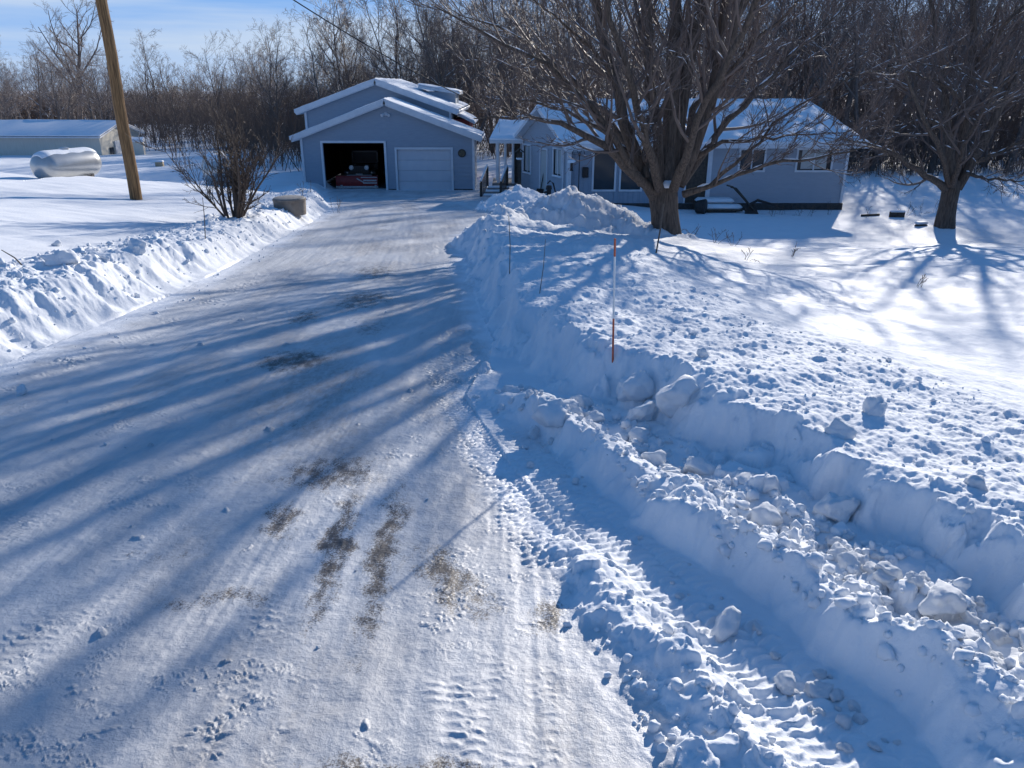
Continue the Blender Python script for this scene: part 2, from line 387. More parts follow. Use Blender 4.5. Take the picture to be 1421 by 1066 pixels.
mx = nd(m, 'ShaderNodeMix', data_type='RGBA'); lk(m, mr.outputs['Result'], mx.inputs['Factor']); ae = nd(m, 'ShaderNodeAttribute'); ae.attribute_name = 'edge'; m2 = nd(m, 'ShaderNodeMix', data_type='RGBA'); lk(m, ae.outputs['Fac'], m2.inputs['Factor']); lk(m, ice, m2.inputs['A']); m2.inputs['B'].default_value = (.82, .84, .87, 1); ad = nd(m, 'ShaderNodeAttribute'); ad.attribute_name = 'dirt'; dn = nd(m, 'ShaderNodeMath', operation='MULTIPLY'); lk(m, ad.outputs['Fac'], dn.inputs[0]); lk(m, ramp(m, noise(m, 17, 8, .75, stretch=(1.5, .6, 1)), [(.38, (.15, .15, .15)), (.66, (1, 1, 1))]), dn.inputs[1])
m3 = nd(m, 'ShaderNodeMix', data_type='RGBA'); lk(m, dn.outputs[0], m3.inputs['Factor']); lk(m, m2.outputs['Result'], m3.inputs['A']); m3.inputs['B'].default_value = (.28, .25, .228, 1); lk(m, m3.outputs['Result'], mx.inputs['A']); lk(m, grav, mx.inputs['B'])
lk(m, mx.outputs['Result'], pb(m).inputs['Base Color'])
lk(m, bump(m, noise(m, 260, 3, .6), .5, .002, bump(m, noise(m, 46, 5, .65), .6, .009)), pb(m).inputs['Normal'])
M['drive'] = m
M['siding'] = vary('blue_grey_siding', (.28, .33, .39), (.31, .365, .43), 3, .55, .1, .004, (1, 1, 8))
M['siding_grey'] = vary('grey_lap_siding', (.33, .37, .42), (.37, .41, .46), 3, .55, .1, .004, (1, 1, 8))
M['trim'] = vary('white_trim', (.62, .64, .67), (.70, .72, .74), 4, .5, .05, .003)
M['gdoor'] = vary('pale_door_panel', (.52, .54, .58), (.57, .59, .62), 2, .45, .05, .003)
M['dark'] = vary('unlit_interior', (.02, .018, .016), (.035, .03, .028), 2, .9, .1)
M['foundation'] = vary('dark_foundation', (.045, .042, .04), (.08, .075, .07), 8, .9, .3)
M['glass'] = mat('window_glass', (.03, .035, .04), .08, .5)
M['windscreen'] = mat('dark_windscreen', (.008, .008, .009), .25, .15)
M['pale_cover'] = mat('pale_blind_glare', (.45, .46, .44), .8)
M['iron'] = vary('black_iron', (.018, .016, .015), (.05, .035, .03), 20, .55, .3, .005)
M['red'] = vary('red_paint', (.22, .018, .016), (.30, .03, .026), 9, .4, .1)
M['redwall'] = vary('barn_red_boards', (.20, .03, .03), (.27, .045, .04), 5, .7, .2)
M['worn'] = vary('scraped_steel', (.35, .34, .33), (.55, .54, .52), 30, .35, .2)
M['lens_glint'] = mat('lamp_glass_glint', (.9, .9, .88), .12, .8)  # white base colour stands in for sky reflected in the lens
M['jeep'] = vary('dark_vehicle_paint', (.012, .014, .014), (.022, .024, .022), 3, .3, 0)
M['rubber'] = mat('rubber', (.02, .02, .02), .8)
M['tank'] = vary('silver_tank_paint', (.46, .46, .45), (.56, .56, .545), 2.5, .28, .05, .004, lo=.3, hi=.7)
M['barn'] = vary('cream_steel_cladding', (.56, .52, .43), (.66, .62, .53), 3, .6, .2, .01, (14, 14, .6))
M['tan'] = vary('tan_box', (.38, .29, .18), (.46, .36, .24), 4, .8, .2)
M['concrete'] = vary('weathered_concrete', (.17, .14, .115), (.27, .23, .19), 7, .85, .4, .01)
M['polewood'] = vary('pole_wood', (.10, .052, .022), (.38, .215, .09), 9, .8, .7, .02, (6, 6, .22))
M['deck'] = vary('grey_deck_wood', (.20, .19, .18), (.30, .29, .27), 6, .8, .3, .005, (2, 2, 8))
M['darkwood'] = vary('dark_wet_wood', (.05, .04, .032), (.10, .08, .06), 9, .8, .4, .01)
M['orange'] = mat('orange_fibreglass', (.50, .10, .045), .4)
M['whiteband'] = mat('white_reflective_band', (.75, .75, .73), .3)
M['stick'] = vary('thin_dry_stick', (.11, .08, .06), (.17, .13, .10), 20, .8, .2)
M['wire'] = mat('black_cable', (.02, .02, .02), .6)
M['brass'] = vary('dark_brass_dial', (.06, .05, .035), (.14, .11, .06), 12, .5, .1)
pb(M['tank']).inputs['Metallic'].default_value = .55
def bark(name, c0, c1, sc=6, st=(3, 3, .6), bs=.8):
    return vary(name, c0, c1, sc, .85, bs, .03, st, .25, 8, .3, .7)
M['bark'] = bark('maple_bark', (.05, .037, .029), (.18, .135, .105), 9, (3, 3, .4), 1.0)
M['twig'] = mat('maple_twig', (.15, .108, .088), .6, .4)
M['bark2'] = bark('woodland_bark', (.10, .08, .07), (.25, .205, .18))
M['twig2'] = mat('woodland_twig', (.20, .15, .125), .5, .5)
M['bark3'] = bark('grey_bark', (.10, .09, .08), (.19, .17, .155))
M['bush'] = mat('bush_stem', (.10, .07, .052), .65, .3)
M['brush'] = mat('dry_brush', (.15, .104, .08), .8, .2)
M['thicket'] = mat('thicket_stem', (.15, .115, .098), .8, .2)
M['weed'] = mat('dead_weed', (.12, .085, .055), .8, .2)

# ------------------------------------------------------------------ ground sheets
def build_ground():
    ys = [-40., -25, -15, -9, -5, -3, -1.5, -.6, 0, .4, .7]
    y = .85
    while y < 9: ys.append(y); y += .0032 * y + .001
    while y < 46: ys.append(y); y += .0052 * y
    while y < 1600: ys.append(y); y += .035 * y
    ys = np.array(ys)
    NC = 1080; u = np.linspace(-1, 1, NC); ov = np.cumsum(np.linspace(1, 12, 60)); ov = ov / ov[-1]
    yy = np.clip(ys, .3, None); half = .95 + .70 * yy; outer = 60 + 1.6 * yy
    core = u[None] * half[:, None]
    right = half[:, None] + ov[None] ** 2.2 * (outer - half)[:, None]
    X = np.concatenate([-right[:, ::-1], core, right], axis=1); Y = np.repeat(ys[:, None], X.shape[1], axis=1)
    Z, K = H(X, Y, extra=True)
    nr, nc = X.shape
    V = np.stack([X, Y, Z], -1).reshape(-1, 3)
    i = np.arange(nr - 1)[:, None] * nc + np.arange(nc - 1)[None]
    F = np.stack([i, i + 1, i + 1 + nc, i + nc], -1).reshape(-1, 4)
    G = V.reshape(nr, nc, 3); dx = np.empty_like(G); dy = np.empty_like(G)
    dx[:, 1:-1] = G[:, 2:] - G[:, :-2]; dx[:, 0] = G[:, 1] - G[:, 0]; dx[:, -1] = G[:, -1] - G[:, -2]
    dy[1:-1] = G[2:] - G[:-2]; dy[0] = G[1] - G[0]; dy[-1] = G[-1] - G[-2]
    NV = np.cross(dx, dy).reshape(-1, 3); NV /= np.linalg.norm(NV, axis=1, keepdims=True)
    kf = K.reshape(-1)[F[:, 0]]
    # bare patches on the drive (x, y, rx, ry, strength, tilt)
    B = [(-.80, 3.05, .08, .85, 1.05, .08), (-.57, 2.95, .10, .95, 1.1, 0.04), (-1.0, 3.85, .42, .42, 1.0, 0), (-1.12, 3.25, .11, .30, 1.05, .2), (-1.45, 7.6, .3, .6, .85, .1), (-2.3, 8.2, .25, .7, .9, .1), (-1.2, 2.55, .3, .10, .75, .2), (-.3, 2.75, .12, .40, 1.1, .35), (-.12, 2.55, .10, .2, .9, .5),
         (.12, 2.42, .13, .16, 1.0, 0), (-.1, 2.45, .12, .16, .7, 0), (-.35, 1.66, .45, .08, 1.0, .1), (-.95, 1.56, .4, .05, .9, 0), (-1.9, 6.3, .35, .45, 1.05, .3), (-1.85, 9.2, .45, .9, 1.0, 0), (-2.1, 11.5, .5, 1.3, .95, 0),
         (-3.0, 12.5, .6, 1.0, .6, 0), (-1.4, 4.6, .35, .5, .65, .4), (-2.4, 1.9, .16, .6, .9, .6), (-2.6, 4.2, .6, .12, .6, .2), (-1.7, 3.6, .4, .14, .6, .3), (-1.2, 5.4, .4, .4, .6, 0), (-1.5, 2.9, .3, .08, .6, .2),
         (-4.5, 31, 1.8, 1.2, .5, 0), (-2, 33, 1.6, 1.0, .75, .3), (-6.5, 35, 1.6, .8, .6, 0), (-1.0, 36.9, .9, .5, 1.1, 0), (-3.2, 18.5, .8, 1.6, .5, 0), (.12, 4.0, .16, .35, .5, .5)]
    xf, yf = V[:, 0], V[:, 1]; bare = np.zeros(len(V)); q = (yf < 40) & (np.abs(xf) < 11)
    a, b = xf[q], yf[q]; acc = np.full(a.shape, .31)
    w1 = .05 * fbm(a * 5, b * 5, 2, 301); w2 = .05 * fbm(a * 5 + 40, b * 5, 2, 302)
    for (cx, cy, rx, ry, st, tl) in B:
        dx, dy = a - cx + w1, b - cy + w2; c_, s_ = math.cos(tl), math.sin(tl)
        e = ((dx * c_ + dy * s_) / rx) ** 2 + ((-dx * s_ + dy * c_) / ry) ** 2
        acc = np.maximum(acc, .34 + .30 * st * np.exp(-e * .8))
    acc += .05 * fbm(a * .9, b * .6, 3, 303)
    bare[q] = acc
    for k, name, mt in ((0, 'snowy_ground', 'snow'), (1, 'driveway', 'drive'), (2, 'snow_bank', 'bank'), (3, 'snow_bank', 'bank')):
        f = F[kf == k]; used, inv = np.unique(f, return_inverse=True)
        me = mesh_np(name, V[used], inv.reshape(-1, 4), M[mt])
        if k == 1:
            at = me.attributes.new('bare', 'FLOAT', 'POINT'); at.data.foreach_set('value', bare[used].astype(np.float32))
            xa = np.interp(V[used, 1], XR_Y, XR_X) - V[used, 0]; xb = V[used, 0] - np.interp(V[used, 1], XL_Y, XL_X); n_ = .12 * fbm(V[used, 0] * 3, V[used, 1] * 3, 4, 305)
            px_, py_ = V[used, 0], V[used, 1]; cen = np.interp(py_, [0, 3, 6, 12, 20, 38], [-.75, -.75, -1.5, -2.2, -3.0, -5]); wid = np.interp(py_, [0, 4, 12], [.75, .9, 1.3])
            dirt = .62 * np.exp(-((px_ - cen) / wid) ** 2) * sstep(-.25, .55, fbm(px_ * .9, py_ * .5, 4, 306)) + .35 * sstep(.1, .7, fbm(px_ * 1.6 + 9, py_ * .45, 3, 307))
            ad_ = me.attributes.new('dirt', 'FLOAT', 'POINT'); ad_.data.foreach_set('value', np.clip(dirt, 0, .8).astype(np.float32))
            ed = np.maximum(sstep(.34, .02, xa + n_), sstep(.5, .05, xb + n_))
            at = me.attributes.new('edge', 'FLOAT', 'POINT'); at.data.foreach_set('value', ed.astype(np.float32))
        me.normals_split_custom_set_from_vertices(NV[used].tolist())
        o = link(name, me); tag(o, kind='structure')
build_ground()

# ------------------------------------------------------------------ buildings
def siding(mb, O, Rv, N, z0, z1, course, xr, openings=(), vertical=False, back=.1):
    """lap siding over a wall: each course leans out at its foot; rows stop at the openings"""
    O = Vector(O); Rv = Vector(Rv); N = Vector(N)
    lv = set()
    k = 0
    while z0 + k * course < z1 - 1e-6: lv.add(round(z0 + k * course, 4)); k += 1
    lv.add(round(z1, 4))
    for o in openings: lv.update((round(o[2], 4), round(o[3], 4)))
    lv = sorted(v for v in lv if z0 - 1e-6 <= v <= z1 + 1e-6)
    def P(x, z, off): return O + Rv * x + N * off + Vector((0, 0, z - O.z))
    for a, b in zip(lv[:-1], lv[1:]):
        if b - a < 1e-4: continue
        mid = (a + b) / 2; xa0, xa1 = xr(a); xb0, xb1 = xr(b)
        fa = ((a - z0) / course) % 1.0; fa = 0 if fa > .999 else fa
        oa = .026 * (1 - fa); ob = .026 * (1 - (((b - z0 - 1e-4) / course) % 1.0))
        cuts = sorted((o[0], o[1]) for o in openings if o[2] < mid < o[3])
        segs = []; cur = None
        lo_a, lo_b = xa0, xb0
        for c0, c1 in cuts:
            segs.append(((lo_a, lo_b), (c0, c0))); lo_a = lo_b = c1
        segs.append(((lo_a, lo_b), (xa1, xb1)))
        for (la, lb), (ra, rb) in segs:
            if ra - la < 1e-3 and rb - lb < 1e-3: continue
            mb.quad(P(la, a, oa), P(ra, a, oa), P(rb, b, ob), P(lb, b, ob))
            if fa < .01: mb.quad(P(la, a, 0), P(ra, a, 0), P(ra, a, oa), P(la, a, oa))
            if back: mb.quad(P(ra, a, -back), P(la, a, -back), P(lb, b, -back), P(rb, b, -back))
    return mb

def roof_snow(name, poly3, th, parent, seed=0, cell=.22):
    """a lumpy snow blanket over a quad roof plane a(left eave) b(right eave) c(right ridge) d(left ridge)"""
    a, b, c, d = [Vector(p) for p in poly3]; nu = max(4, int((b - a).length / cell)); nv = max(4, int((d - a).length / cell))
    U, Vv = np.meshgrid(np.linspace(0, 1, nu), np.linspace(0, 1, nv)); 
    A, B_, C_, D_ = [np.array(p) for p in (a, b, c, d)]
    P = A * ((1 - U) * (1 - Vv))[..., None] + B_ * (U * (1 - Vv))[..., None] + C_ * (U * Vv)[..., None] + D_ * ((1 - U) * Vv)[..., None]
    e = np.minimum(np.minimum(U, 1 - U) * (b - a).length, np.minimum(Vv, 1) * (d - a).length)
    t = th * (.55 + .45 * sstep(0, .25, e)) * (1 + .3 * fbm(U * nu * .3 + seed, Vv * nv * .3, 3, 400 + seed))
    top = P.copy(); top[..., 2] += t
    V = np.concatenate([top.reshape(-1, 3), P.reshape(-1, 3)]); n = nu * nv; F = []
    for j in range(nv - 1):
        for i in range(nu - 1):
            k = j * nu + i; F.append((k, k + 1, k + nu + 1, k + nu)); 
    rim = [i for i in range(nu)] + [j * nu + nu - 1 for j in range(1, nv)] + [(nv - 1) * nu + i for i in range(nu - 2, -1, -1)] + [j * nu for j in range(nv - 2, 0, -1)]
    for p, q in zip(rim, rim[1:] + rim[:1]): F.append((p, p + n, q + n, q))
    mb = MB(); mb.add([Vector(v) for v in V], F)
    return mb.build(name, M['cap'], parent, flat=False)

def frame(mb, O, Rv, N, x0, x1, z0, z1, w=.09, d=.035, sill=True):
    """four boards round an opening, standing proud of the wall"""
    O = Vector(O); Rv = Vector(Rv); N = Vector(N); ang = math.atan2(Rv.y, Rv.x)
    def bx(xa, xb, za, zb):
        c = O + Rv * ((xa + xb) / 2) + N * (.018 + d / 2); mb.box((c.x, c.y, (za + zb) / 2), (xb - xa, d, zb - za), ang)
    bx(x0 - w, x0, z0, z1); bx(x1, x1 + w, z0, z1); bx(x0 - w, x1 + w, z1, z1 + w)
    if sill: bx(x0 - w, x1 + w, z0 - w, z0)

def window(par, O, Rv, N, x0, x1, z0, z1, mull=True, blind_glare=None, snow=False):
    f = MB(); frame(f, O, Rv, N, x0, x1, z0, z1, .075, .04)
    O = Vector(O); Rv = Vector(Rv); N = Vector(N); ang = math.atan2(Rv.y, Rv.x)
    if mull:
        c = O + Rv * ((x0 + x1) / 2) + N * .012; f.box((c.x, c.y, (z0 + z1) / 2), (.05, .03, z1 - z0), ang)
    fo = f.build('window', M['trim'], par)
    c = O + Rv * ((x0 + x1) / 2) - N * .02
    MB().box((c.x, c.y, (z0 + z1) / 2), (x1 - x0, .012, z1 - z0), ang).build('pane', M['glass'], fo)
    if blind_glare:
        q = MB(); n = 5 if blind_glare == 'gathered' else 1; c2 = c - N * .0
        for i in range(n):
            xa = x0 + (x1 - x0) * (i + .12) / n; xb = x0 + (x1 - x0) * (i + .88) / n; c3 = O + Rv * ((xa + xb) / 2) - N * .008
            q.box((c3.x, c3.y, (z0 + z1) / 2 + .02), (xb - xa, .006, (z1 - z0) * .92), ang)
        q.build('blind_glare', M['pale_cover'], fo)
    if snow:
        c4 = O + Rv * ((x0 + x1) / 2) + N * .06
        MB().box((c4.x, c4.y, z0 - .02), (x1 - x0 + .1, .07, .09), ang, bev=.03).build('snow_on_sill', M['cap'], fo, flat=False)
    return fo

def build_garage():
    fy = 38.4; zb = -4.86; x0, x1 = -10.05, -1.85; xc = (x0 + x1) / 2; ze = -2.27; za = -.78; by = 41.6; bi = 46.0
    g = thing('garage', 'blue-grey gabled two-door garage with its left door open, at the end of the drive', 'garage', (xc, fy, zb))
    X = (1, 0, 0); sl = (za - ze) / (xc - x0)
    def xr(z): t = max(0, (z - ze) / sl); return (x0 + t, x1 - t)
    d1 = (-9.05, -6.12, zb, -2.58); d2 = (-5.52, -2.93, zb, -2.88)
    w = MB(); O = (0, fy, zb)
    siding(w, O, X, (0, -1, 0), zb + .14, za, .2, xr, [(d1[0], d1[1], zb - 1, d1[3]), (d2[0], d2[1], zb - 1, d2[3])])
    w.build('front_wall', M['siding'], g)
    for a, b in ((x0, d1[0] - .1), (d1[1] + .1, d2[0] - .1), (d2[1] + .1, x1)): MB().box(((a + b) / 2, fy + .03, zb - .07), (b - a, .14, .42)).build('foundation', M['foundation'], g)
    for xx, n in ((x0, -1), (x1, 1)):
        s = MB(); siding(s, (xx, fy if n > 0 else by, zb), (0, 1 if n > 0 else -1, 0), (n, 0, 0), zb - .1, ze + .05, .17, lambda z: (0, by - fy)); s.build('side_wall', M['siding'], g)
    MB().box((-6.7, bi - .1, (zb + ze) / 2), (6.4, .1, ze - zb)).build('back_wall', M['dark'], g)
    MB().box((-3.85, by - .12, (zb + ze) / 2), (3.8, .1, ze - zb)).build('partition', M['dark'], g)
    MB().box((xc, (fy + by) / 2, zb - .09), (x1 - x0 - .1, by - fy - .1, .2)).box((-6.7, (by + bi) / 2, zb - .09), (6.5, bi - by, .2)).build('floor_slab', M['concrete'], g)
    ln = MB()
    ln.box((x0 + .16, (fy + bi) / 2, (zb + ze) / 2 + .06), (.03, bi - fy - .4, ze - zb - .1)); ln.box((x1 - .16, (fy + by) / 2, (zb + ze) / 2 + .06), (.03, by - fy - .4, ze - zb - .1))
    ln.box((xc, (fy + by) / 2, ze + .0), (x1 - x0 - .4, by - fy - .3, .03)); ln.box((-6.7, (by + bi) / 2, ze + .0), (6.3, bi - by, .03)); ln.box((-5.8, (fy + bi) / 2 + .2, (zb + ze) / 2 + .06), (.03, bi - fy - .9, ze - zb - .15)); ln.build('shade_lining', M['dark'], g)  # near-black sheets added to keep the bay dark, shade put into their colour
    for x in (x0, x1): MB().box((x + (.0 if x == x0 else 0), fy - .025, (zb + ze) / 2 + .05), (.11, .10, ze - zb - .1)).build('corner_board', M['trim'], g)
    # doors
    t = MB(); frame(t, O, X, (0, -1, 0), d1[0], d1[1], zb, d1[3], .1, .06, False); t.build('open_door_frame', M['trim'], g)
    t = MB(); frame(t, O, X, (0, -1, 0), d2[0], d2[1], zb, d2[3], .1, .06, False); t.build('closed_door_frame', M['trim'], g)
    dm = MB(); hh = (d2[3] - zb) / 4
    for i in range(4): dm.box(((d2[0] + d2[1]) / 2, fy + .06, zb + hh * (i + .5)), (d2[1] - d2[0], .05, hh - .006), bev=.006)
    dd = dm.build('overhead_door', M['gdoor'], g, flat=False)
    # roof: two slabs with overhang, fascia, snow
    oh = .42; zo = ze - sl * oh; th = .13
    for sgn, xe in ((-1, x0 - oh), (1, x1 + oh)):
        p = [(xe, fy - .35, zo), (xc, fy - .35, za), (xc, by, za), (xe, by, zo)]
        if sgn < 0: p = [p[0], p[3], p[2], p[1]]
        r = MB(); r.slab([(a, b, c + .02) for a, b, c in p], th if sgn < 0 else th); ro = r.build('roof_slope', M['trim'], g)
        fs = MB(); L = Vector((xc - xe, 0, za - zo)); c = Vector(((xe + xc) / 2, fy - .37, (zo + za) / 2 + .06)); fs.box(c, (L.length + .04, .03, .24), 0, 0, -math.atan2(L.z, L.x)); fs.build('rake_board', M['trim'], ro)
        MB().box((xe, (fy + by) / 2 - .18, zo + .05), (.12, by - fy + .35, .13), bev=.03).build('gutter', M['trim'], ro)
        q = [(xe + sgn * -.03, fy - .33, zo + th + .025), (xc, fy - .33, za + th + .03), (xc, by, za + th + .03), (xe + sgn * -.03, by, zo + th + .025)]
        q = [q[0], q[3], q[2], q[1]] if sgn > 0 else [q[3], q[0], q[1], q[2]]
        roof_snow('roof_snow', q, .06, ro, 1 if sgn > 0 else 2)
    fl = MB(); fl.box((xc, fy - .04, -1.28), (.16, .06, .16), bev=.02)
    for s in (-1, 1): fl.tube([(xc + s * .07, fy - .08, -1.26), (xc + s * .17, fy - .22, -1.34)], [.045, .075], 10)
    fl.build('flood_light', M['trim'], g)
    dl = MB(); dl.tube([(-2.4, fy - .03, -3.05), (-2.4, fy - .075, -3.05)], [.19, .19], 24); do = dl.build('round_dial', M['iron'], g)
    MB().tube([(-2.4, fy - .07, -3.05), (-2.4, fy - .082, -3.05)], [.15, .15], 24).build('dial_face', M['brass'], do)
    MB().box((-1.1, fy - .1, zb + .0), (.9, .7, .04)).build('door_mat', M['darkwood'], g)
    # taller block behind
    rx0, rx1 = -10.55, -3.16; rc = (rx0 + rx1) / 2; rze = -1.17; rza = .12; ey = 52; s2 = (rza - rze) / (rc - rx0)
    k = thing('workshop', 'taller blue-grey gabled workshop rising behind the open garage', 'building', (rc, by, -5))
    w = MB(); siding(w, (0, by + .05, -2.4), X, (0, -1, 0), -2.4, rza, .2, lambda z: (rx0 + max(0, (z - rze) / s2), rx1 - max(0, (z - rze) / s2)), back=0); w.build('front_wall', M['siding'], k)
    for xx, n in ((rx0, -1), (rx1, 1)):
        s = MB(); siding(s, (xx, by + .05 if n > 0 else ey, -5), (0, n, 0), (n, 0, 0), -5, rze + .05, .17, lambda z: (0, ey - by - .05), back=0); s.build('side_wall', M['siding'], k)
        MB().box((xx, by + .02, -3.1), (.11, .10, 3.8)).build('corner_board', M['trim'], k)
    zo = rze - s2 * oh
    for sgn, xe in ((-1, rx0 - oh), (1, rx1 + oh)):
        p = [(xe, by - .35, zo), (rc, by - .35, rza), (rc, ey, rza), (xe, ey, zo)]
        if sgn < 0: p = [p[0], p[3], p[2], p[1]]
        ro = MB().slab([(a, b, c + .02) for a, b, c in p], th).build('roof_slope', M['trim'], k)
        L = Vector((rc - xe, 0, rza - zo)); MB().box(((xe + rc) / 2, by - .37, (zo + rza) / 2 + .06), (L.length + .04, .03, .24), 0, 0, -math.atan2(L.z, L.x)).build('rake_board', M['trim'], ro)
        MB().box((xe, (ey + by) / 2 - .18, zo + .05), (.12, ey - by + .35, .13), bev=.03).build('gutter', M['trim'], ro)
        q = [(xe + sgn * -.03, by - .33, zo + th + .025), (rc, by - .33, rza + th + .03), (rc, ey, rza + th + .03), (xe + sgn * -.03, ey, zo + th + .025)]
        q = [q[0], q[3], q[2], q[1]] if sgn > 0 else [q[3], q[0], q[1], q[2]]
        roof_snow('roof_snow', q, .06, ro, 3 if sgn > 0 else 4)
    # dormer and red lean-to on the right flank
    do = MB().box((-4.0, 47.0, -1.0), (1.7, 2.6, 1.3)).build('dormer', M['siding'], k)
    MB().slab([(-5.2, 45.5, -.16), (-2.9, 45.5, -.50), (-2.9, 48.5, -.50), (-5.2, 48.5, -.16)], .14).build('dormer_roof', M['trim'], do)
    roof_snow('dormer_snow', [(-2.9, 45.5, -.35), (-2.9, 48.5, -.35), (-5.2, 48.5, 0), (-5.2, 45.5, 0)], .09, do, 5)
    lt = MB().box((-2.7, 45.2, -3.3), (.85, 3.5, 3.2)).build('red_lean_to', M['redwall'], k)
    MB().slab([(-3.1, 43.3, -1.42), (-2.0, 43.3, -1.95), (-2.0, 47.2, -1.95), (-3.1, 47.2, -1.42)], .1).build('lean_to_roof', M['trim'], lt)
    roof_snow('lean_to_snow', [(-2.0, 43.3, -1.84), (-2.0, 47.2, -1.84), (-3.1, 47.2, -1.31), (-3.1, 43.3, -1.31)], .09, lt, 6)
build_garage()

def build_jeep():
    cx, fy, zb = -7.75, 40.2, -4.85
    v = thing('utility_vehicle', 'dark old off-road vehicle parked nose out inside the open garage', 'vehicle', (cx, fy, zb))
    b = MB(); b.box((cx, fy + 1.0, zb + .78), (.92, 1.7, .42), bev=.06); b.box((cx, fy + 2.6, zb + .72), (1.42, 1.7, .62), bev=.05); b.build('body', M['jeep'], v, flat=False)
    gr = MB(); gr.box((cx, fy + .12, zb + .82), (1.0, .06, .46), bev=.03); go = gr.build('grille', M['jeep'], v, flat=False)
    sl = MB()
    for i in range(5): sl.box((cx - .2 + i * .1, fy + .085, zb + .84), (.035, .02, .26))
    sl.build('grille_slot', M['iron'], go)
    for s in (-1, 1):
        h = MB(); h.tube([(cx + s * .39, fy + .10, zb + .95), (cx + s * .39, fy + .02, zb + .95), (cx + s * .39, fy - .01, zb + .95)], [.12, .115, .07], 16); h.build('headlight', M['lens_glint'], v, flat=False)
        f = MB(); f.box((cx + s * .64, fy + .75, zb + .76), (.36, 1.2, .07), bev=.03); f.box((cx + s * .64, fy + .18, zb + .68), (.36, .08, .16), bev=.03); f.build('fender', M['jeep'], v, flat=False)
        MB().tube([(cx + s * .62, fy + .13, zb + .70), (cx + s * .62, fy + .10, zb + .70)], .045, 10).build('marker_lamp', M['worn'], v)
        for yy in (.75, 2.9):
            w = MB(); w.tube([(cx + s * .56, fy + yy, zb + .36), (cx + s * .60, fy + yy, zb + .36), (cx + s * .76, fy + yy, zb + .36), (cx + s * .78, fy + yy, zb + .36)], [.30, .36, .36, .30], 20); wo = w.build('wheel', M['rubber'], v, flat=False)
            MB().tube([(cx + s * .772, fy + yy, zb + .36), (cx + s * .787, fy + yy, zb + .36)], .18, 14).build('rim', M['worn'], wo)
    w = MB()
    for s in (-1, 1): w.box((cx + s * .66, fy + 1.86, zb + 1.3), (.07, .06, .62))
    w.box((cx, fy + 1.86, zb + 1.6), (1.38, .06, .07)); w.box((cx, fy + 1.86, zb + 1.02), (1.38, .06, .07)); wf = w.build('windscreen_frame', M['jeep'], v)
    MB().box((cx, fy + 1.87, zb + 1.31), (1.26, .012, .52)).build('windscreen', M['windscreen'], wf)
    MB().box((cx, fy + 2.7, zb + 1.55), (1.36, 1.6, .16), bev=.06).build('canvas_top', M['iron'], v, flat=False)
    MB().box((cx, fy - .02, zb + .55), (1.3, .1, .12), bev=.02).build('bumper', M['worn'], v, flat=False)
    MB().box((cx + .02, fy - .085, zb + .60), (.34, .02, .14)).build('number_plate', M['worn'], v)
    # plough blade: a curved sheet with ribs and a worn cutting edge
    p = MB(); prof = [(0, .0), (-.06, .12), (-.08, .28), (-.05, .44), (.03, .56)]; n = len(prof); xa, xb = cx - 1.02, cx + 1.06
    Vv = [(xa, fy - .8 + a, zb + .08 + h) for a, h in prof] + [(xb, fy - .8 + a, zb + .08 + h) for a, h in prof] + [(xa, fy - .77 + a, zb + .08 + h) for a, h in prof] + [(xb, fy - .77 + a, zb + .08 + h) for a, h in prof]
    F = [(i, i + n, i + n + 1, i + 1) for i in range(n - 1)] + [(2 * n + i + 1, 3 * n + i + 1, 3 * n + i, 2 * n + i) for i in range(n - 1)]
    for e in (0, n - 1): F.append((e, 2 * n + e, 3 * n + e, n + e))
    p.add(Vv, F); po = p.build('plough_blade', M['red'], v, flat=False)
    e = MB(); e.box((cx + .02, fy - .84, zb + .10), (2.1, .03, .09)); e.box((cx + .68, fy - .875, zb + .30), (.7, .03, .06)); e.box((cx + .68, fy - .875, zb + .42), (.66, .03, .07)); e.box((cx + .64, fy - .85, zb + .57), (.8, .03, .04)); e.box((cx + .2, fy - .87, zb + .42), (.4, .03, .05), 0, 0, .5)
    e.build('cutting_edge', M['worn'], po)
    for x in (-.75, .95): MB().box((cx + x, fy - .86, zb + .10), (.10, .06, .2)).build('skid_shoe', M['worn'], po)
    for s_ in (-1, 1): MB().tube([(cx + s_ * .35, fy + .2, zb + .42), (cx + s_ * .55, fy - .76, zb + .28)], .04, 8).build('push_arm', M['iron'], po)
build_jeep()

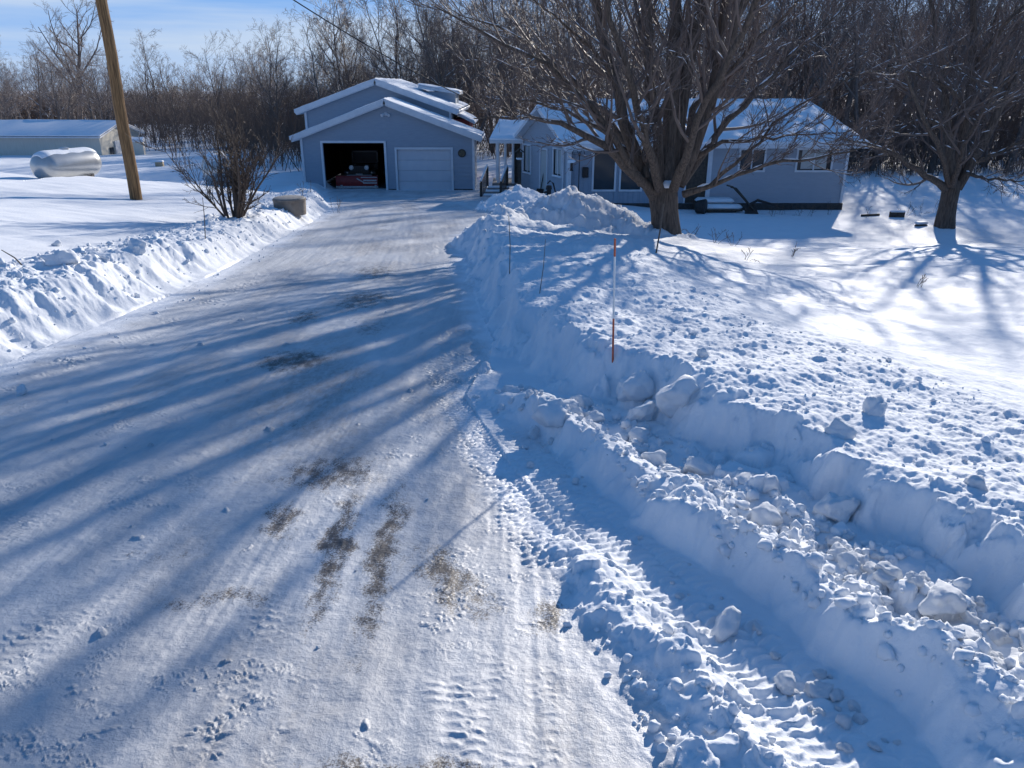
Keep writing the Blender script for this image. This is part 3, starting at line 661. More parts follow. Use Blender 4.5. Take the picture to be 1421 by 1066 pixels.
def build_house():
    zb = -4.78; fy = 32.0; ze = -2.27
    h = thing('house', 'low blue-grey house with snow on its hipped roof, behind the big maple', 'house', (7, fy, zb))
    X = (1, 0, 0); N = (0, -1, 0)
    # sunroom front: vertical boards
    xs0, xs1, xe = 2.29, 7.98, 13.42
    win = [(3.30, 4.13, -3.96, -2.36), (4.40, 5.20, -3.96, -2.42), (5.42, 6.2, -3.9, -2.42)]; door = (7.05, 7.86, -4.5, -2.42)
    w = MB()
    zz = sorted({zb + .22, ze + .1} | {q for o in win + [door] for q in o[2:]})
    nb = int((xs1 - xs0) / .2); edges = sorted({round(xs0 + (xs1 - xs0) * i / nb, 4) for i in range(nb + 1)} | {q for o in win + [door] for q in o[:2]})
    for i, (a, b) in enumerate(zip(edges[:-1], edges[1:])):
        for za_, zb_ in zip(zz[:-1], zz[1:]):
            mx_, mz = (a + b) / 2, (za_ + zb_) / 2
            if any(o[0] < mx_ < o[1] and o[2] < mz < o[3] for o in win + [door]): continue
            w.quad((a + .008, fy - .012, za_), (b - .008, fy - .012, za_), (b - .008, fy - .012, zb_), (a + .008, fy - .012, zb_))
            w.quad((b - .008, fy - .012, za_), (b + .0, fy, za_), (b + .0, fy, zb_), (b - .008, fy - .012, zb_)); w.quad((a, fy, za_), (a + .008, fy - .012, za_), (a + .008, fy - .012, zb_), (a, fy, zb_))
    w.quad((xs0, fy + .12, zb), (xs1, fy + .12, zb), (xs1, fy + .12, ze), (xs0, fy + .12, ze))
    w.build('sunroom_wall', M['siding'], h)
    O = (0, fy, zb)
    for i, o in enumerate(win): window(h, O, X, N, *o, mull=False, blind_glare='gathered' if i == 2 else None)
    f = MB(); frame(f, O, X, N, *door, .08, .04, False); fo = f.build('front_door', M['trim'], h)
    MB().box(((door[0] + door[1]) / 2, fy + .03, (door[2] + door[3]) / 2), (door[1] - door[0], .05, door[3] - door[2])).build('door_leaf', M['darkwood'], fo)
    # right wing: lap siding
    w2 = [(9.15, 10.1, -3.2, -2.42), (11.45, 12.8, -3.2, -2.42)]
    w = MB(); siding(w, O, X, N, zb + .28, ze + .1, .19, lambda z: (xs1, xe), w2); w.build('front_wall', M['siding_grey'], h)
    window(h, O, X, N, *w2[0], mull=True); window(h, O, X, N, *w2[1], mull=True, blind_glare='pair')
    MB().box(((xs0 + xe) / 2 + .1, fy + .02, zb + .06), (xe - xs0, .12, .42)).build('foundation', M['foundation'], h)
    for x in (xs1, xe): MB().box((x, fy - .03, (zb + ze) / 2 + .15), (.10, .09, ze - zb - .3)).build('corner_board', M['trim'], h)
    w = MB(); siding(w, (xe, fy, zb), (0, 1, 0), (1, 0, 0), zb + .28, ze + .1, .19, lambda z: (0, 8.6), back=0); w.build('side_wall', M['siding_grey'], h)
    MB().box((8, 40.5, (zb + ze) / 2), (10.6, .1, ze - zb)).build('back_wall', M['siding_grey'], h)
    MB().box((8, 36.3, ze - .06), (10.4, 8.2, .04)).build('ceiling', M['dark'], h); MB().box((8, 36.3, zb + .2), (10.4, 8.2, .04)).build('house_floor', M['dark'], h)
    # hip roof
    ey, by = 31.45, 41.0; ry = 36.0; zo = -2.16; zr = -.70; xl, xr_ = 1.6, 14.0; rl, rr = 3.4, 12.95
    E = [(xl, ey, zo), (xr_, ey, zo), (xr_, by, zo), (xl, by, zo)]; r0, r1 = (rl, ry, zr), (rr, ry, zr)
    r = MB(); r.add([*E, r0, r1], [(0, 1, 5, 4), (1, 2, 5), (2, 3, 4, 5), (3, 0, 4), (3, 2, 1, 0)]); ro = r.build('roof', M['foundation'], h)
    up = .012
    roof_snow('roof_snow', [(xl, ey, zo + up), (xr_, ey, zo + up), (rr, ry, zr + up), (rl, ry, zr + up)], .13, ro, 11)
    roof_snow('roof_snow', [(xr_, ey, zo + up), (xr_, by, zo + up), (rr, ry + .01, zr + up), (rr, ry, zr + up)], .13, ro, 12)
    fa = MB(); fa.box(((xs0 + xr_) / 2, ey - .02, zo - .07), (xr_ - xs0, .05, .17)); fa.box((xr_ + .02, (ey + by) / 2, zo - .07), (.05, by - ey, .17)); fa.build('fascia', M['trim'], ro)
    MB().box((xs0 + 5.5, ey + .25, zo - .15), (11.6, .5, .02)).build('soffit', M['trim'], ro)
    # west wing: gabled end wall turned towards the drive
    C0 = Vector((2.29, 31.72, 0)); C1 = Vector((.38, 36.0, 0)); D = (C0 - C1); L = D.length; D.normalize(); Nn = Vector((D.y, -D.x, 0))
    if Nn.x > 0: Nn = -Nn
    O2 = (C1.x, C1.y, zb); za2 = -.98; hl = L / 2; s2 = (za2 - ze) / hl
    wn = [(.42, 1.12, -3.62, -2.48), (3.35, 4.05, -3.48, -2.45)]; dr = (2.15, 2.75, -4.55, -2.55)
    w = MB(); siding(w, O2, D, Nn, zb + .2, za2, .19, lambda z: (max(0, (z - ze) / s2), L - max(0, (z - ze) / s2)), wn + [dr], back=.1); w.build('gable_wall', M['siding_grey'], h)
    for o in wn: window(h, O2, D, Nn, *o, blind_glare='pair', snow=True)  # pale sheets over these panes paint in the reflected snow and sun
    f = MB(); frame(f, O2, D, Nn, *dr, .07, .05, False); fo = f.build('side_door', M['trim'], h)
    c = C1 + D * 2.45; MB().box((c.x, c.y, -3.55), (.58, .04, 1.95), math.atan2(D.y, D.x)).build('door_leaf', M['pale_cover'], fo)
    c = C0 + Nn * .02; MB().box((c.x, c.y, (zb + ze) / 2 + .1), (.14, .14, ze - zb), math.atan2(D.y, D.x)).build('corner_board', M['trim'], h)
    MB().tube([(C0.x - .22, C0.y + .38, zb + .1), (C0.x - .22, C0.y + .38, ze)], .045, 8).build('downpipe', M['trim'], h)
    Q = Vector((-Nn.x, -Nn.y, 0)); mid = (C0 + C1) / 2; zo2 = ze - s2 * .3
    for sgn, e in ((1, C0 + D * .3), (-1, C1 - D * .3)):
        a = e + Nn * .35; b = mid + Nn * .35; c = mid + Q * 6.5; d = e + Q * 6.5
        p = [(a.x, a.y, zo2), (b.x, b.y, za2 + .03), (c.x, c.y, za2 + .03), (d.x, d.y, zo2)]
        if sgn > 0: pp = [p[0], p[3], p[2], p[1]] ; pp = pp[::-1]
        else: pp = p[::-1]
        if (Vector(pp[1]) - Vector(pp[0])).cross(Vector(pp[2]) - Vector(pp[0])).z < 0: pp = pp[::-1]
        rr_ = MB().slab(pp, .12).build('roof_slope', M['trim'], h)
        pu = [(q[0], q[1], q[2] + .135) for q in p]; rs = [pu[0], pu[3], pu[2], pu[1]]
        if (Vector(rs[1]) - Vector(rs[0])).cross(Vector(rs[3]) - Vector(rs[0])).z < 0: rs = [pu[3], pu[0], pu[1], pu[2]]
        roof_snow('roof_snow', rs, .10, rr_, 14 + sgn)
    # porch beyond the gable end
    p = thing('porch', 'white-columned entry porch with snowy steps and railing at the far end of the house', 'porch', (-.3, 36.6, zb))
    MB().box((-.15, 37.2, -4.25), (1.5, 2.2, .12)).build('porch_floor', M['deck'], p)
    for x, y in ((-.62, 36.4), (-.3, 36.25), (-.7, 37.4), (.05, 36.15)): MB().tube([(x, y, -4.2), (x, y, -4.1), (x, y, -2.5), (x, y, -2.42)], [.085, .065, .06, .08], 10).build('column', M['trim'], p, flat=False)
    MB().box((.2, 36.3, -3.3), (.35, .08, 1.8)).build('dark_doorway', M['darkwood'], p)
    ro = MB().slab([(-1.0, 35.75, -2.42), (.5, 35.6, -2.42), (.9, 38.6, -1.7), (-.6, 38.75, -1.7)], .12).build('porch_roof', M['trim'], p)
    roof_snow('roof_snow', [(-1.0, 35.75, -2.29), (.5, 35.6, -2.29), (.9, 38.6, -1.57), (-.6, 38.75, -1.57)], .14, ro, 21)
    st = MB()
    for i in range(3): st.box((-.62 - .1 * i, 35.9 - .28 * i, -4.4 - .14 * i), (1.0, .3, .06))
    so = st.build('stair', M['deck'], p)
    sn = MB()
    for i in range(3): sn.box((-.62 - .1 * i, 35.9 - .28 * i, -4.33 - .14 * i), (.96, .28, .1), bev=.04)
    sn.build('snow_on_stair', M['cap'], so, flat=False)
    for (xa, ya), (xb, yb) in (((-1.12, 36.0), (-1.38, 35.0)), ((-.22, 35.9), (-.5, 34.95))):
        r = MB(); 
        for k in range(7):
            t = k / 6; x = xa + (xb - xa) * t; y = ya + (yb - ya) * t; zt = -3.45 - .6 * t; r.tube([(x, y, zt - .85), (x, y, zt)], .02 if 0 < k < 6 else .055, 6)
        r.tube([(xa, ya, -3.42), (xb, yb, -4.02)], .04, 8); ra = r.build('railing', M['darkwood'], p)
        MB().tube([(xa, ya, -3.37), (xb, yb, -3.97)], .045, 8).build('snow_on_rail', M['cap'], ra, flat=False)
    return h
build_house()

# ------------------------------------------------------------------ yard things by the house
def build_yard():
    def gz(x, y): return Hs(x, y)
    # birdhouse post
    x, y = .33, 34.9; z = gz(x, y)
    p = thing('post_birdhouse', 'dark wooden post with a snow-capped birdhouse in front of the porch', 'birdhouse', (x, y, z))
    MB().box((x, y, z + .75), (.15, .15, 1.7)).build('post', M['darkwood'], p)
    b = MB(); b.box((x, y, z + 1.75), (.24, .24, .3)); b.slab([(x - .2, y - .2, z + 1.9), (x, y - .2, z + 2.06), (x, y + .2, z + 2.06), (x - .2, y + .2, z + 1.9)][::-1], .03); b.slab([(x, y - .2, z + 2.06), (x + .2, y - .2, z + 1.9), (x + .2, y + .2, z + 1.9), (x, y + .2, z + 2.06)][::-1], .03)
    bo = b.build('nest_box', M['darkwood'], p); MB().tube([(x, y - .118, z + 1.78), (x, y - .128, z + 1.78)], .035, 12).build('entrance_hole', M['iron'], bo)
    MB().box((x, y, z + 1.63), (.3, .3, .1), bev=.04).build('snow_ledge', M['cap'], p, flat=False)
    # snow shovel against the gable wall
    x, y = 1.22, 33.75; z = gz(x, y) + .0
    s = thing('snow_shovel', 'dark snow shovel leaning against the grey gable wall', 'shovel', (x, y, z))
    MB().tube([(x, y, z + .25), (x + .18, y + .1, z + 1.3)], .022, 8).build('handle', M['darkwood'], s)
    MB().box((x - .03, y, z + .16), (.34, .04, .42), .3, .2, .1, bev=.015).build('blade', M['iron'], s)
    MB().tube([(x + .1, y + .1, z + 1.3), (x + .26, y + .1, z + 1.3)], .02, 8).build('grip', M['darkwood'], s)
    # hand water pump
    x, y = 1.40, 29.9; z = gz(x, y)
    p = thing('hand_pump', 'black cast-iron hand water pump behind the tall snow pile', 'pump', (x, y, z))
    MB().tube([(x, y, z - .1), (x, y, z + .1), (x, y, z + .12), (x, y, z + .5), (x, y, z + .52), (x, y, z + .66)], [.15, .15, .09, .09, .12, .10], 12).build('barrel', M['iron'], p, flat=False)
    MB().tube([(x, y, z + .42), (x - .14, y - .05, z + .42), (x - .2, y - .07, z + .34)], .04, 8).build('spout', M['iron'], p, flat=False)
    MB().tube([(x - .06, y, z + .72), (x + .04, y, z + .84), (x + .16, y, z + .74), (x + .24, y, z + .45), (x + .38, y, z + .1)], [.025, .03, .03, .025, .02], 8).build('pump_handle', M['iron'], p, flat=False)
    # shepherd's hook with feeder
    x, y = 2.62, 31.0; z = gz(x, y)
    p = thing('shepherd_hook', 'thin black double shepherd hook pole beside the sunroom corner', 'garden pole', (x, y, z))
    MB().tube([(x, y, z - .1), (x, y, z + 1.95)], .018, 8).build('pole', M['iron'], p)
    for s_, l in ((-1, .3), (1, .2)): MB().tube([(x, y, z + 1.75), (x + s_ * l * .3, y, z + 2.0), (x + s_ * l * .8, y, z + 2.02), (x + s_ * l, y, z + 1.86)], .012, 6).build('hook', M['iron'], p)
    MB().tube([(x, y, z - .05), (x, y, z + .42), (x, y, z + .48)], [.1, .1, .05], 10).build('baffle', M['iron'], p)
    f = thing('bird_feeder', 'small dark bird feeder with a snowy lid hanging from the black hook pole', 'bird feeder', (x - .3, y, z + 1.3))
    MB().tube([(x - .3, y, z + 1.25), (x - .3, y, z + 1.3), (x - .3, y, z + 1.55), (x - .3, y, z + 1.58)], [.08, .05, .05, .09], 10).build('tube', M['iron'], f)
    MB().tube([(x - .3, y, z + 1.56), (x - .3, y, z + 1.64), (x - .3, y, z + 1.68)], [.17, .14, .03], 12).build('lid', M['cap'], f, flat=False)
    MB().tube([(x - .3, y, z + 1.66), (x - .3, y, z + 1.87)], .006, 5).build('hanger', M['iron'], f)
    b = MB(); b.box((2.95, 31.9, -3.28), (.24, .14, .40), bev=.02); o = b.build('meter_box', M['iron']); tag(o, 'small black meter box on the sunroom wall left of its first window', 'meter box')
    # steps with snow before the front door, dark tub beside them
    x, y = 8.15, 31.1; z = gz(x, y)
    s = thing('front_steps', 'snow-covered wooden steps under the front door, right of the maple trunk', 'steps', (x, y, z))
    w = MB(); w.box((x, y + .45, z + .28), (1.5, .7, .08)); w.box((x + .1, y - .1, z + .12), (1.7, .5, .08))
    for k in (-.7, .7): w.box((x + k, y + .3, z + .1), (.08, 1.0, .3))
    w.build('treads', M['darkwood'], s)
    q = MB(); q.box((x, y + .45, z + .40), (1.48, .7, .2), bev=.09); q.box((x + .1, y - .1, z + .23), (1.7, .52, .18), bev=.08); q.build('snow_cover', M['cap'], s, flat=False)
    x, y = 7.35, 30.6; z = gz(x, y)
    t = thing('planter_tub', 'dark round tub tipped on its side beside the snowy steps', 'tub', (x, y, z))
    MB().tube([(x - .12, y + .05, z + .24), (x - .1, y + .04, z + .24), (x + .2, y - .1, z + .27), (x + .22, y - .11, z + .27)], [.2, .24, .30, .27], 16).build('tub_wall', M['iron'], t, flat=False)
    # old walking plough
    a = on_ground(1030, 290)[0]; x, y, z = 9.4, 30.6, gz(9.4, 30.6)
    p = thing('walking_plough', 'rusty antique walking plough standing in the snow before the right wing', 'plough', (x, y, z))
    MB().tube([(x - .25, y, z + .1), (x - .1, y, z + .35), (x + .2, y, z + .52), (x + .7, y, z + .38), (x + 1.3, y, z + .22), (x + 1.55, y, z + .25)], [.05, .06, .055, .05, .045, .04], 8).build('beam', M['iron'], p, flat=False)
    for o_ in (-.15, .2): MB().tube([(x + .1, y + o_ * .4, z + .12), (x - .35, y + o_, z + .6), (x - .75, y + o_ * 1.5, z + 1.0), (x - .98, y + o_ * 1.7, z + 1.05)], .03, 8).build('handle', M['darkwood'], p, flat=False)
    MB().slab([(x - .3, y - .12, z - .05), (x + .3, y - .1, z - .08), (x + .1, y + .08, z + .35), (x - .2, y + .1, z + .38)], .03).build('mouldboard', M['iron'], p)
    MB().tube([(x + 1.55, y - .02, z + .16), (x + 1.55, y - .02, z + .34)], .035, 8).build('clevis', M['iron'], p)
    # raised bed and stone edging
    c = on_ground(1244, 302)[0]; x, y, z = c
    b = thing('raised_bed', 'dark timber raised bed corner poking out of the snow by the right tree', 'raised bed', (x, y, z))
    MB().box((x, y, z + .08), (.55, .07, .24), -.1).build('board', M['darkwood'], b); MB().box((x + .28, y + .3, z + .06), (.07, .6, .22), -.1).build('board', M['darkwood'], b); MB().box((x - .8, y + .45, z + .0), (.8, .06, .1), .25).build('board', M['darkwood'], b)
    MB().box((x, y, z + .22), (.56, .12, .08), -.1, bev=.03).build('snow_cover', M['cap'], b, flat=False)
    c = on_ground(1278, 314)[0]; x, y, z = c
    b = thing('edging_stone', 'flat dark stone with a snow cap left of the right tree trunk', 'stone', (x, y, z))
    MB().box((x, y, z + .0), (.42, .25, .16), .15, bev=.06).build('stone', M['darkwood'], b, flat=False); MB().box((x, y + .02, z + .10), (.42, .26, .09), .15, bev=.04).build('snow_cover', M['cap'], b, flat=False)
    # well ring
    c = on_ground(403, 291)[0]; x, y, z = c
    w = thing('well_ring', 'round brown concrete well ring with a lid beside the left snow bank', 'well ring', (x, y, z)); r = .42
    MB().tube([(x, y, z - .15), (x, y, z + .20), (x, y, z + .21), (x, y, z + .26)], [r * .96, r, r * 1.03, r * 1.03], 40).build('ring', M['concrete'], w, flat=False)
    MB().tube([(x, y, z + .262), (x, y, z + .29), (x, y, z + .31)], [r * .98, r * .94, r * .7], 30).build('lid', M['deck'], w, flat=False)
    # small tan box
    c = on_ground(222, 231)[0]
    b = thing('storage_box', 'small tan wooden box with snow on its lid behind the left knoll', 'box', (c.x, c.y, c.z))
    MB().box((c.x, c.y, c.z + .05), (.42, .36, .40), .2).build('box_body', M['tan'], b); MB().box((c.x - .12, c.y, c.z + .27), (.7, .42, .12), .2, bev=.05).build('snow_cover', M['cap'], b, flat=False)
build_yard()

def build_tank(name, label, c, L, r, rz):
    t = thing(name, label, 'tank', (c[0], c[1], c[2] - r - .25), 0)
    ax = Vector((math.cos(rz), math.sin(rz), 0)); C = Vector(c)
    prof = [(-L / 2, .02), (-L / 2 + .03, r * .45), (-L / 2 + .12, r * .75), (-L / 2 + .28, r * .95), (-L / 2 + .45, r), (L / 2 - .45, r), (L / 2 - .28, r * .95), (L / 2 - .12, r * .75), (L / 2 - .03, r * .45), (L / 2, .02)]
    MB().tube([C + ax * a for a, _ in prof], [q for _, q in prof], 36).build('tank_shell', M['tank'], t, flat=False)
    MB().tube([C + Vector((0, 0, r - .02)), C + Vector((0, 0, r + .05)), C + Vector((0, 0, r + .08))], [.16, .16, .1], 14).build('valve_dome', M['tank'], t, flat=False)
    for s in (-1, 1):
        l = MB(); p = C + ax * (s * L * .28); l.box((p.x, p.y, c[2] - r - .1), (.1, r * 1.3, .5), rz); l.build('saddle_leg', M['concrete'], t)
    # snow blanket on the upper side
    n, k = 26, 14; V = []; F = []
    nx = Vector((-ax.y, ax.x, 0))
    for lay in (1, 0):
        for i in range(n):
            a = -L / 2 + .12 + (L - .24) * i / (n - 1); rr = r * math.sqrt(max(.05, 1 - max(0, (abs(a) - (L / 2 - .45)) / .45) ** 2 * .75))
            for j in range(k):
                q = (j / (k - 1) - .5) * 2 * (.66 + .05 * math.sin(i * .9)); e = 1 - abs(j / (k - 1) - .5) * 2
                th = (.006 + .022 * min(1, e * 3) * (1 - .05 * math.sin(i * .7 + j * .3))) if lay else -.01
                V.append(C + ax * a + (nx * math.sin(q) + Vector((0, 0, math.cos(q)))) * (rr + th))
    o = n * k
    for i in range(n - 1):
        for j in range(k - 1):
            a = i * k + j; F.append((a, a + k, a + k + 1, a + 1)); F.append((a + o, a + 1 + o, a + k + 1 + o, a + k + o))
    for i in range(n - 1):
        for j in (0, k - 1): a = i * k + j; F.append((a, a + o, a + k + o, a + k))
    for j in range(k - 1):
        for i in (0, n - 1): a = i * k + j; F.append((a, a + 1, a + 1 + o, a + o))
    MB().add(V, F).build('snow_cover', M['cap'], t, flat=False)
c = at_depth(90, 213, 27.0)
build_tank('propane_tank', 'silvery white propane tank with snow on top lying on the left knoll', (c.x, c.y, Hs(c.x, c.y) + .56), 2.5, .48, R(72))
c = at_depth(302, 221, 36.0)
build_tank('propane_tank', 'second white propane tank seen end-on behind the bare bush', (c.x, c.y, Hs(c.x, c.y) + .66), 3.2, .72, R(112))

def build_barn():
    yb = 60.0; zb = -5.6; ze = -3.55; za = -2.80; x1 = -28.7; w_ = 5.2
    b = thing('barn', 'long low cream barn with a snowy roof behind the propane tank', 'barn', (-45, yb, zb))
    # gable end faces the drive: ridge runs left-away; front long wall faces us
    P0 = Vector((-30.75, yb, 0)); dirL = Vector((-1, .05, 0)).normalized(); dirG = Vector((.08, .997, 0)).normalized(); Lw = 34.0; G = 5.6
    A = P0; B_ = P0 + dirG * G; Cc = P0 + dirL * Lw; D = B_ + dirL * Lw; mid = P0 + dirG * G / 2; mL = mid + dirL * Lw
    z = lambda p, h: (p.x, p.y, h)
    w = MB(); w.quad(z(Cc, zb), z(A, zb), z(A, ze), z(Cc, ze)); w.build('long_wall', M['barn'], b)
    g = MB(); g.add([z(A, zb), z(B_, zb), z(B_, ze), z(mid, za), z(A, ze)], [(0, 1, 2, 3, 4)]); g.build('gable_wall', M['barn'], b)
    nG = Vector((dirG.y, -dirG.x, 0))
    d = MB(); c = P0 + dirG * 2.6 + nG * .04; d.box((c.x, c.y, zb + .85), (1.5, .05, 1.5), math.atan2(dirG.y, dirG.x)); d.build('barn_door', M['trim'], b)
    d = MB(); c = P0 + dirG * 1.35 + nG * .04; d.box((c.x, c.y, zb + .8), (.5, .05, .7), math.atan2(dirG.y, dirG.x)); d.build('window', M['glass'], b)
    d = MB(); c = P0 + dirL * 9.5 + Vector((0, -.04, 0)); d.box((c.x, c.y, zb + 1.0), (1.6, .05, .6), math.atan2(dirL.y, dirL.x)); d.build('window', M['glass'], b)
    e = -dirG * .35; k = -dirL * .3; e2 = dirG * .35
    p = [A + e + k, mid + k, mL, Cc + e]; zz = [ze - .16, za, za, ze - .16]
    r = MB().slab([(q.x, q.y, h + .02) for q, h in zip(p, zz)], .1).build('roof_slope', M['trim'], b)
    roof_snow('roof_snow', [(Cc.x + e.x, Cc.y + e.y, ze + .01), ((A + e + k).x, (A + e + k).y, ze + .01), ((mid + k).x, (mid + k).y, za + .15), (mL.x, mL.y, za + .15)], .12, r, 31, .6)
    p = [B_ + e2 + k, D + e2, mL, mid + k]; r = MB().slab([(q.x, q.y, h + .02) for q, h in zip(p, [ze - .16, ze - .16, za, za])], .1).build('roof_slope', M['trim'], b)
    roof_snow('roof_snow', [((B_ + e2 + k).x, (B_ + e2 + k).y, ze), ((D + e2).x, (D + e2).y, ze), (mL.x, mL.y, za + .16), ((mid + k).x, (mid + k).y, za + .16)], .12, r, 32, .6)
    s = thing('shed', 'small pale shed showing just right of the utility pole', 'shed', (-28.7, 61.5, -5.4))
    MB().box((-28.7, 61.5, -4.75), (.9, .9, 1.5), .3).build('shed_wall', M['barn'], s); MB().box((-28.7, 61.5, -3.93), (1.1, 1.1, .1), .3, .12).build('shed_roof', M['trim'], s); MB().box((-28.7, 61.5, -3.83), (1.05, 1.05, .1), .3, .12, bev=.05).build('roof_snow', M['cap'], s, flat=False)
build_barn()

def build_pole():
    b = at_depth(188, 272, 21.0); z = Hs(b.x, b.y)
    top = b + Vector((.0, 0, 8.2)); b.z = z
    o = thing('utility_pole', 'tall orange-brown wooden utility pole leaning in the left yard', 'utility pole', (b.x, b.y, z))
    n = 14; pts = [b.lerp(top, t / n) + Vector((.012 * math.sin(t * 1.3), .01 * math.cos(t * .9), 0)) for t in range(n + 1)]; pts[0] -= Vector((0, 0, .3))
    MB().tube(pts, [.155 - .0028 * t for t in range(n + 1)], 20).build('shaft', M['polewood'], o, flat=False)
    MB().tube([top + Vector((-.16, 0, -.4)), top + Vector((.16, 0, -.4))], .02, 8).build('insulator_bolt', M['iron'], o)
    # service cable to the house
    a = top + Vector((0, 0, -.4)); e = Vector((1.6, 45.0, -2.2)); pts = []
    for i in range(41):
        t = i / 40; p = a.lerp(e, t); p.z -= 4 * .75 * t * (1 - t); pts.append(p)
    w = MB().tube(pts, .022, 6).build('power_cable', M['wire'], None, flat=False); tag(w, 'black service cable sagging from the utility pole across the sky', 'cable')
build_pole()

def build_stakes():
    b, s = on_ground(850, 507); top = at_depth(853.5, 331, b.y)
    o = thing('driveway_marker', 'tall orange and white driveway marker rod on the crest of the right bank', 'driveway marker', b)
    d = top - b; cuts = [-.12, .36, .86, 1.0]; 
    for i, (n, m_) in enumerate((('orange_band', 'orange'), ('white_band', 'whiteband'), ('orange_band', 'orange'))):
        MB().tube([b + d * cuts[i], b + d * cuts[i + 1]], .0075, 8).build(n, M[m_], o)
    for (px, py, tx, ty, lab, nm, r) in ((707, 380, 706, 300, 'thin dark rod standing on the left face of the right bank', 'marker_rod', .0055), (748, 408, 757, 332, 'thin pale rod leaning right on the right bank', 'marker_rod', .004),
                                    (285, 334, 281, 274, 'thin pale rod behind the left bank near the bush', 'marker_rod', .008), (35, 368, 2, 347, 'dark twig leaning out of the left bank at the photo edge', 'twig', .009),
                                    (910, 352, 921, 283, 'thin dark stick leaning at the foot of the maple trunk', 'stick', .014), (431, 268, 431, 250, 'short thin rod standing at the end of the left bank before the garage', 'marker_rod', .009)):
        p, _ = on_ground(px, py); t = at_depth(tx, ty, p.y); mb = MB(); mid = p.lerp(t, .5) + Vector((.012, 0, 0)); mb.tube([p - Vector((0, 0, .05)), mid, t], [r, r * .9, r * .6], 6)
        o = mb.build(nm, M['stick'], None); tag(o, lab, 'rod' if nm == 'marker_rod' else 'stick')
build_stakes()

# ------------------------------------------------------------------ trees
def unit(a): return a / (np.linalg.norm(a, axis=-1, keepdims=True) + 1e-9)
def branch(rg, PP, PR, n, t0, t1, ang, lenf, P, wander, up, rr, rtip, lmin=.15, taper=.5, tilt=None):
    """grow n children on every parent polyline; returns points (N*n,P,3) and radii"""
    N, Mp, _ = PP.shape; idx = np.repeat(np.arange(N), n); K = len(idx)
    t = t0 + (t1 - t0) * ((np.tile(np.arange(n), N) + rg.random(K)) / n)
    f = np.clip(t * (Mp - 1), 0, Mp - 1.001); i = f.astype(int); fr = (f - i)[:, None]
    a = PP[idx, i]; b = PP[idx, i + 1]; pos = a + (b - a) * fr; tan = unit(b - a)
    r0 = PR[idx, i] * (1 - fr[:, 0]) + PR[idx, i + 1] * fr[:, 0]
    plen = np.linalg.norm(np.diff(PP, axis=1), axis=2).sum(1)[idx]
    L = np.maximum(plen * (lenf[0] + (lenf[1] - lenf[0]) * rg.random(K)) * (1 - taper * t), lmin)
    perp = unit(np.cross(tan, rg.normal(size=(K, 3)))); al = np.radians(ang[0] + (ang[1] - ang[0]) * rg.random(K))[:, None]
    d = unit(np.cos(al) * tan + np.sin(al) * perp)
    pts = np.empty((K, P, 3)); pts[:, 0] = pos; step = (L / (P - 1))[:, None]
    for k in range(1, P):
        d = unit(d + wander * rg.normal(size=(K, 3)) + np.array([0, 0, up])); pts[:, k] = pts[:, k - 1] + d * step
    rs = np.maximum(np.minimum(r0 * rr, .03 + .03 * L), rtip)
    rad = rs[:, None] * (1 - np.linspace(0, 1, P)[None] * .72); rad = np.maximum(rad, rtip)
    return pts, rad

def snow_strips(rg, levels, keep, rmin=.0, off=.75, thick=.62):
    out = []
    for P, Rr in levels:
        N, Mp, _ = P.shape
        if Mp < 3: continue
        D = unit(P[:, 1:] - P[:, :-1]); flat = np.abs(D[:, :, 2])
        for i in range(Mp - 1):
            sel = np.nonzero((flat[:, i] < .72) & (rg.random(N) < keep) & (Rr[:, i] > rmin))[0]
            if not len(sel): continue
            a = P[sel, i] + (P[sel, i + 1] - P[sel, i]) * .05; b = P[sel, i] + (P[sel, i + 1] - P[sel, i]) * (.5 + .5 * rg.random(len(sel)))[:, None]
            r = Rr[sel, i]; S = np.stack([a, (a + b) / 2, b], 1); S[:, :, 2] += (r * off)[:, None] + .002
            rad = np.stack([r * thick * .5, r * thick, r * thick * .4], 1)
            out.append(tubes_np(S, rad, 5))
    return out

def wood_tree(seed, h, spread, r0, split=None, dens=1.0, rt=.007):
    rg = np.random.default_rng(seed); P0 = 9
    n0 = 1 if not split else split
    tr = np.zeros((n0, P0, 3)); d = unit(rg.normal(size=(n0, 3)) * np.array([.16, .16, 0]) * (1 if n0 == 1 else 1.8) + np.array([0, 0, 1]))
    for k in range(1, P0):
        d = unit(d + rg.normal(size=(n0, 3)) * .07 + np.array([0, 0, .05])); tr[:, k] = tr[:, k - 1] + d * h * (1 - .12 * rg.random((n0, 1))) / (P0 - 1)
    tr[:, 0, 2] -= .4
    rad = (r0 * (1 if n0 == 1 else .72)) * np.linspace(1, .14, P0)[None].repeat(n0, 0); rad[:, 0] *= 1.35
    l1 = branch(rg, tr, rad, int(13 * dens), .28, .98, (28, 62), (.34 * spread, .55 * spread), 6, .13, .10, .62, .012)
    l2 = branch(rg, *l1, 6, .2, 1.0, (22, 58), (.35, .65), 5, .16, .06, .62, .009)
    l3 = branch(rg, *l2, 5, .15, 1.0, (20, 55), (.4, .75), 4, .18, .05, .7, rt, .3)
    l4 = branch(rg, *l3, 4, .2, 1.0, (18, 50), (.45, .8), 3, .18, .04, .8, rt * .75, .22)
    trunk = join_np([tubes_np(tr, rad, 8), tubes_np(*l1, 5)])
    crown = join_np([tubes_np(*l2, 4), tubes_np(*l3, 3), tubes_np(*l4, 3)])
    snow = join_np(snow_strips(rg, [l1], .35, .0, .7, .7) + snow_strips(rg, [l2], .35, .0, .8, .9) + snow_strips(rg, [l3], .12, 0, .8, 1.2))
    return trunk, crown, snow

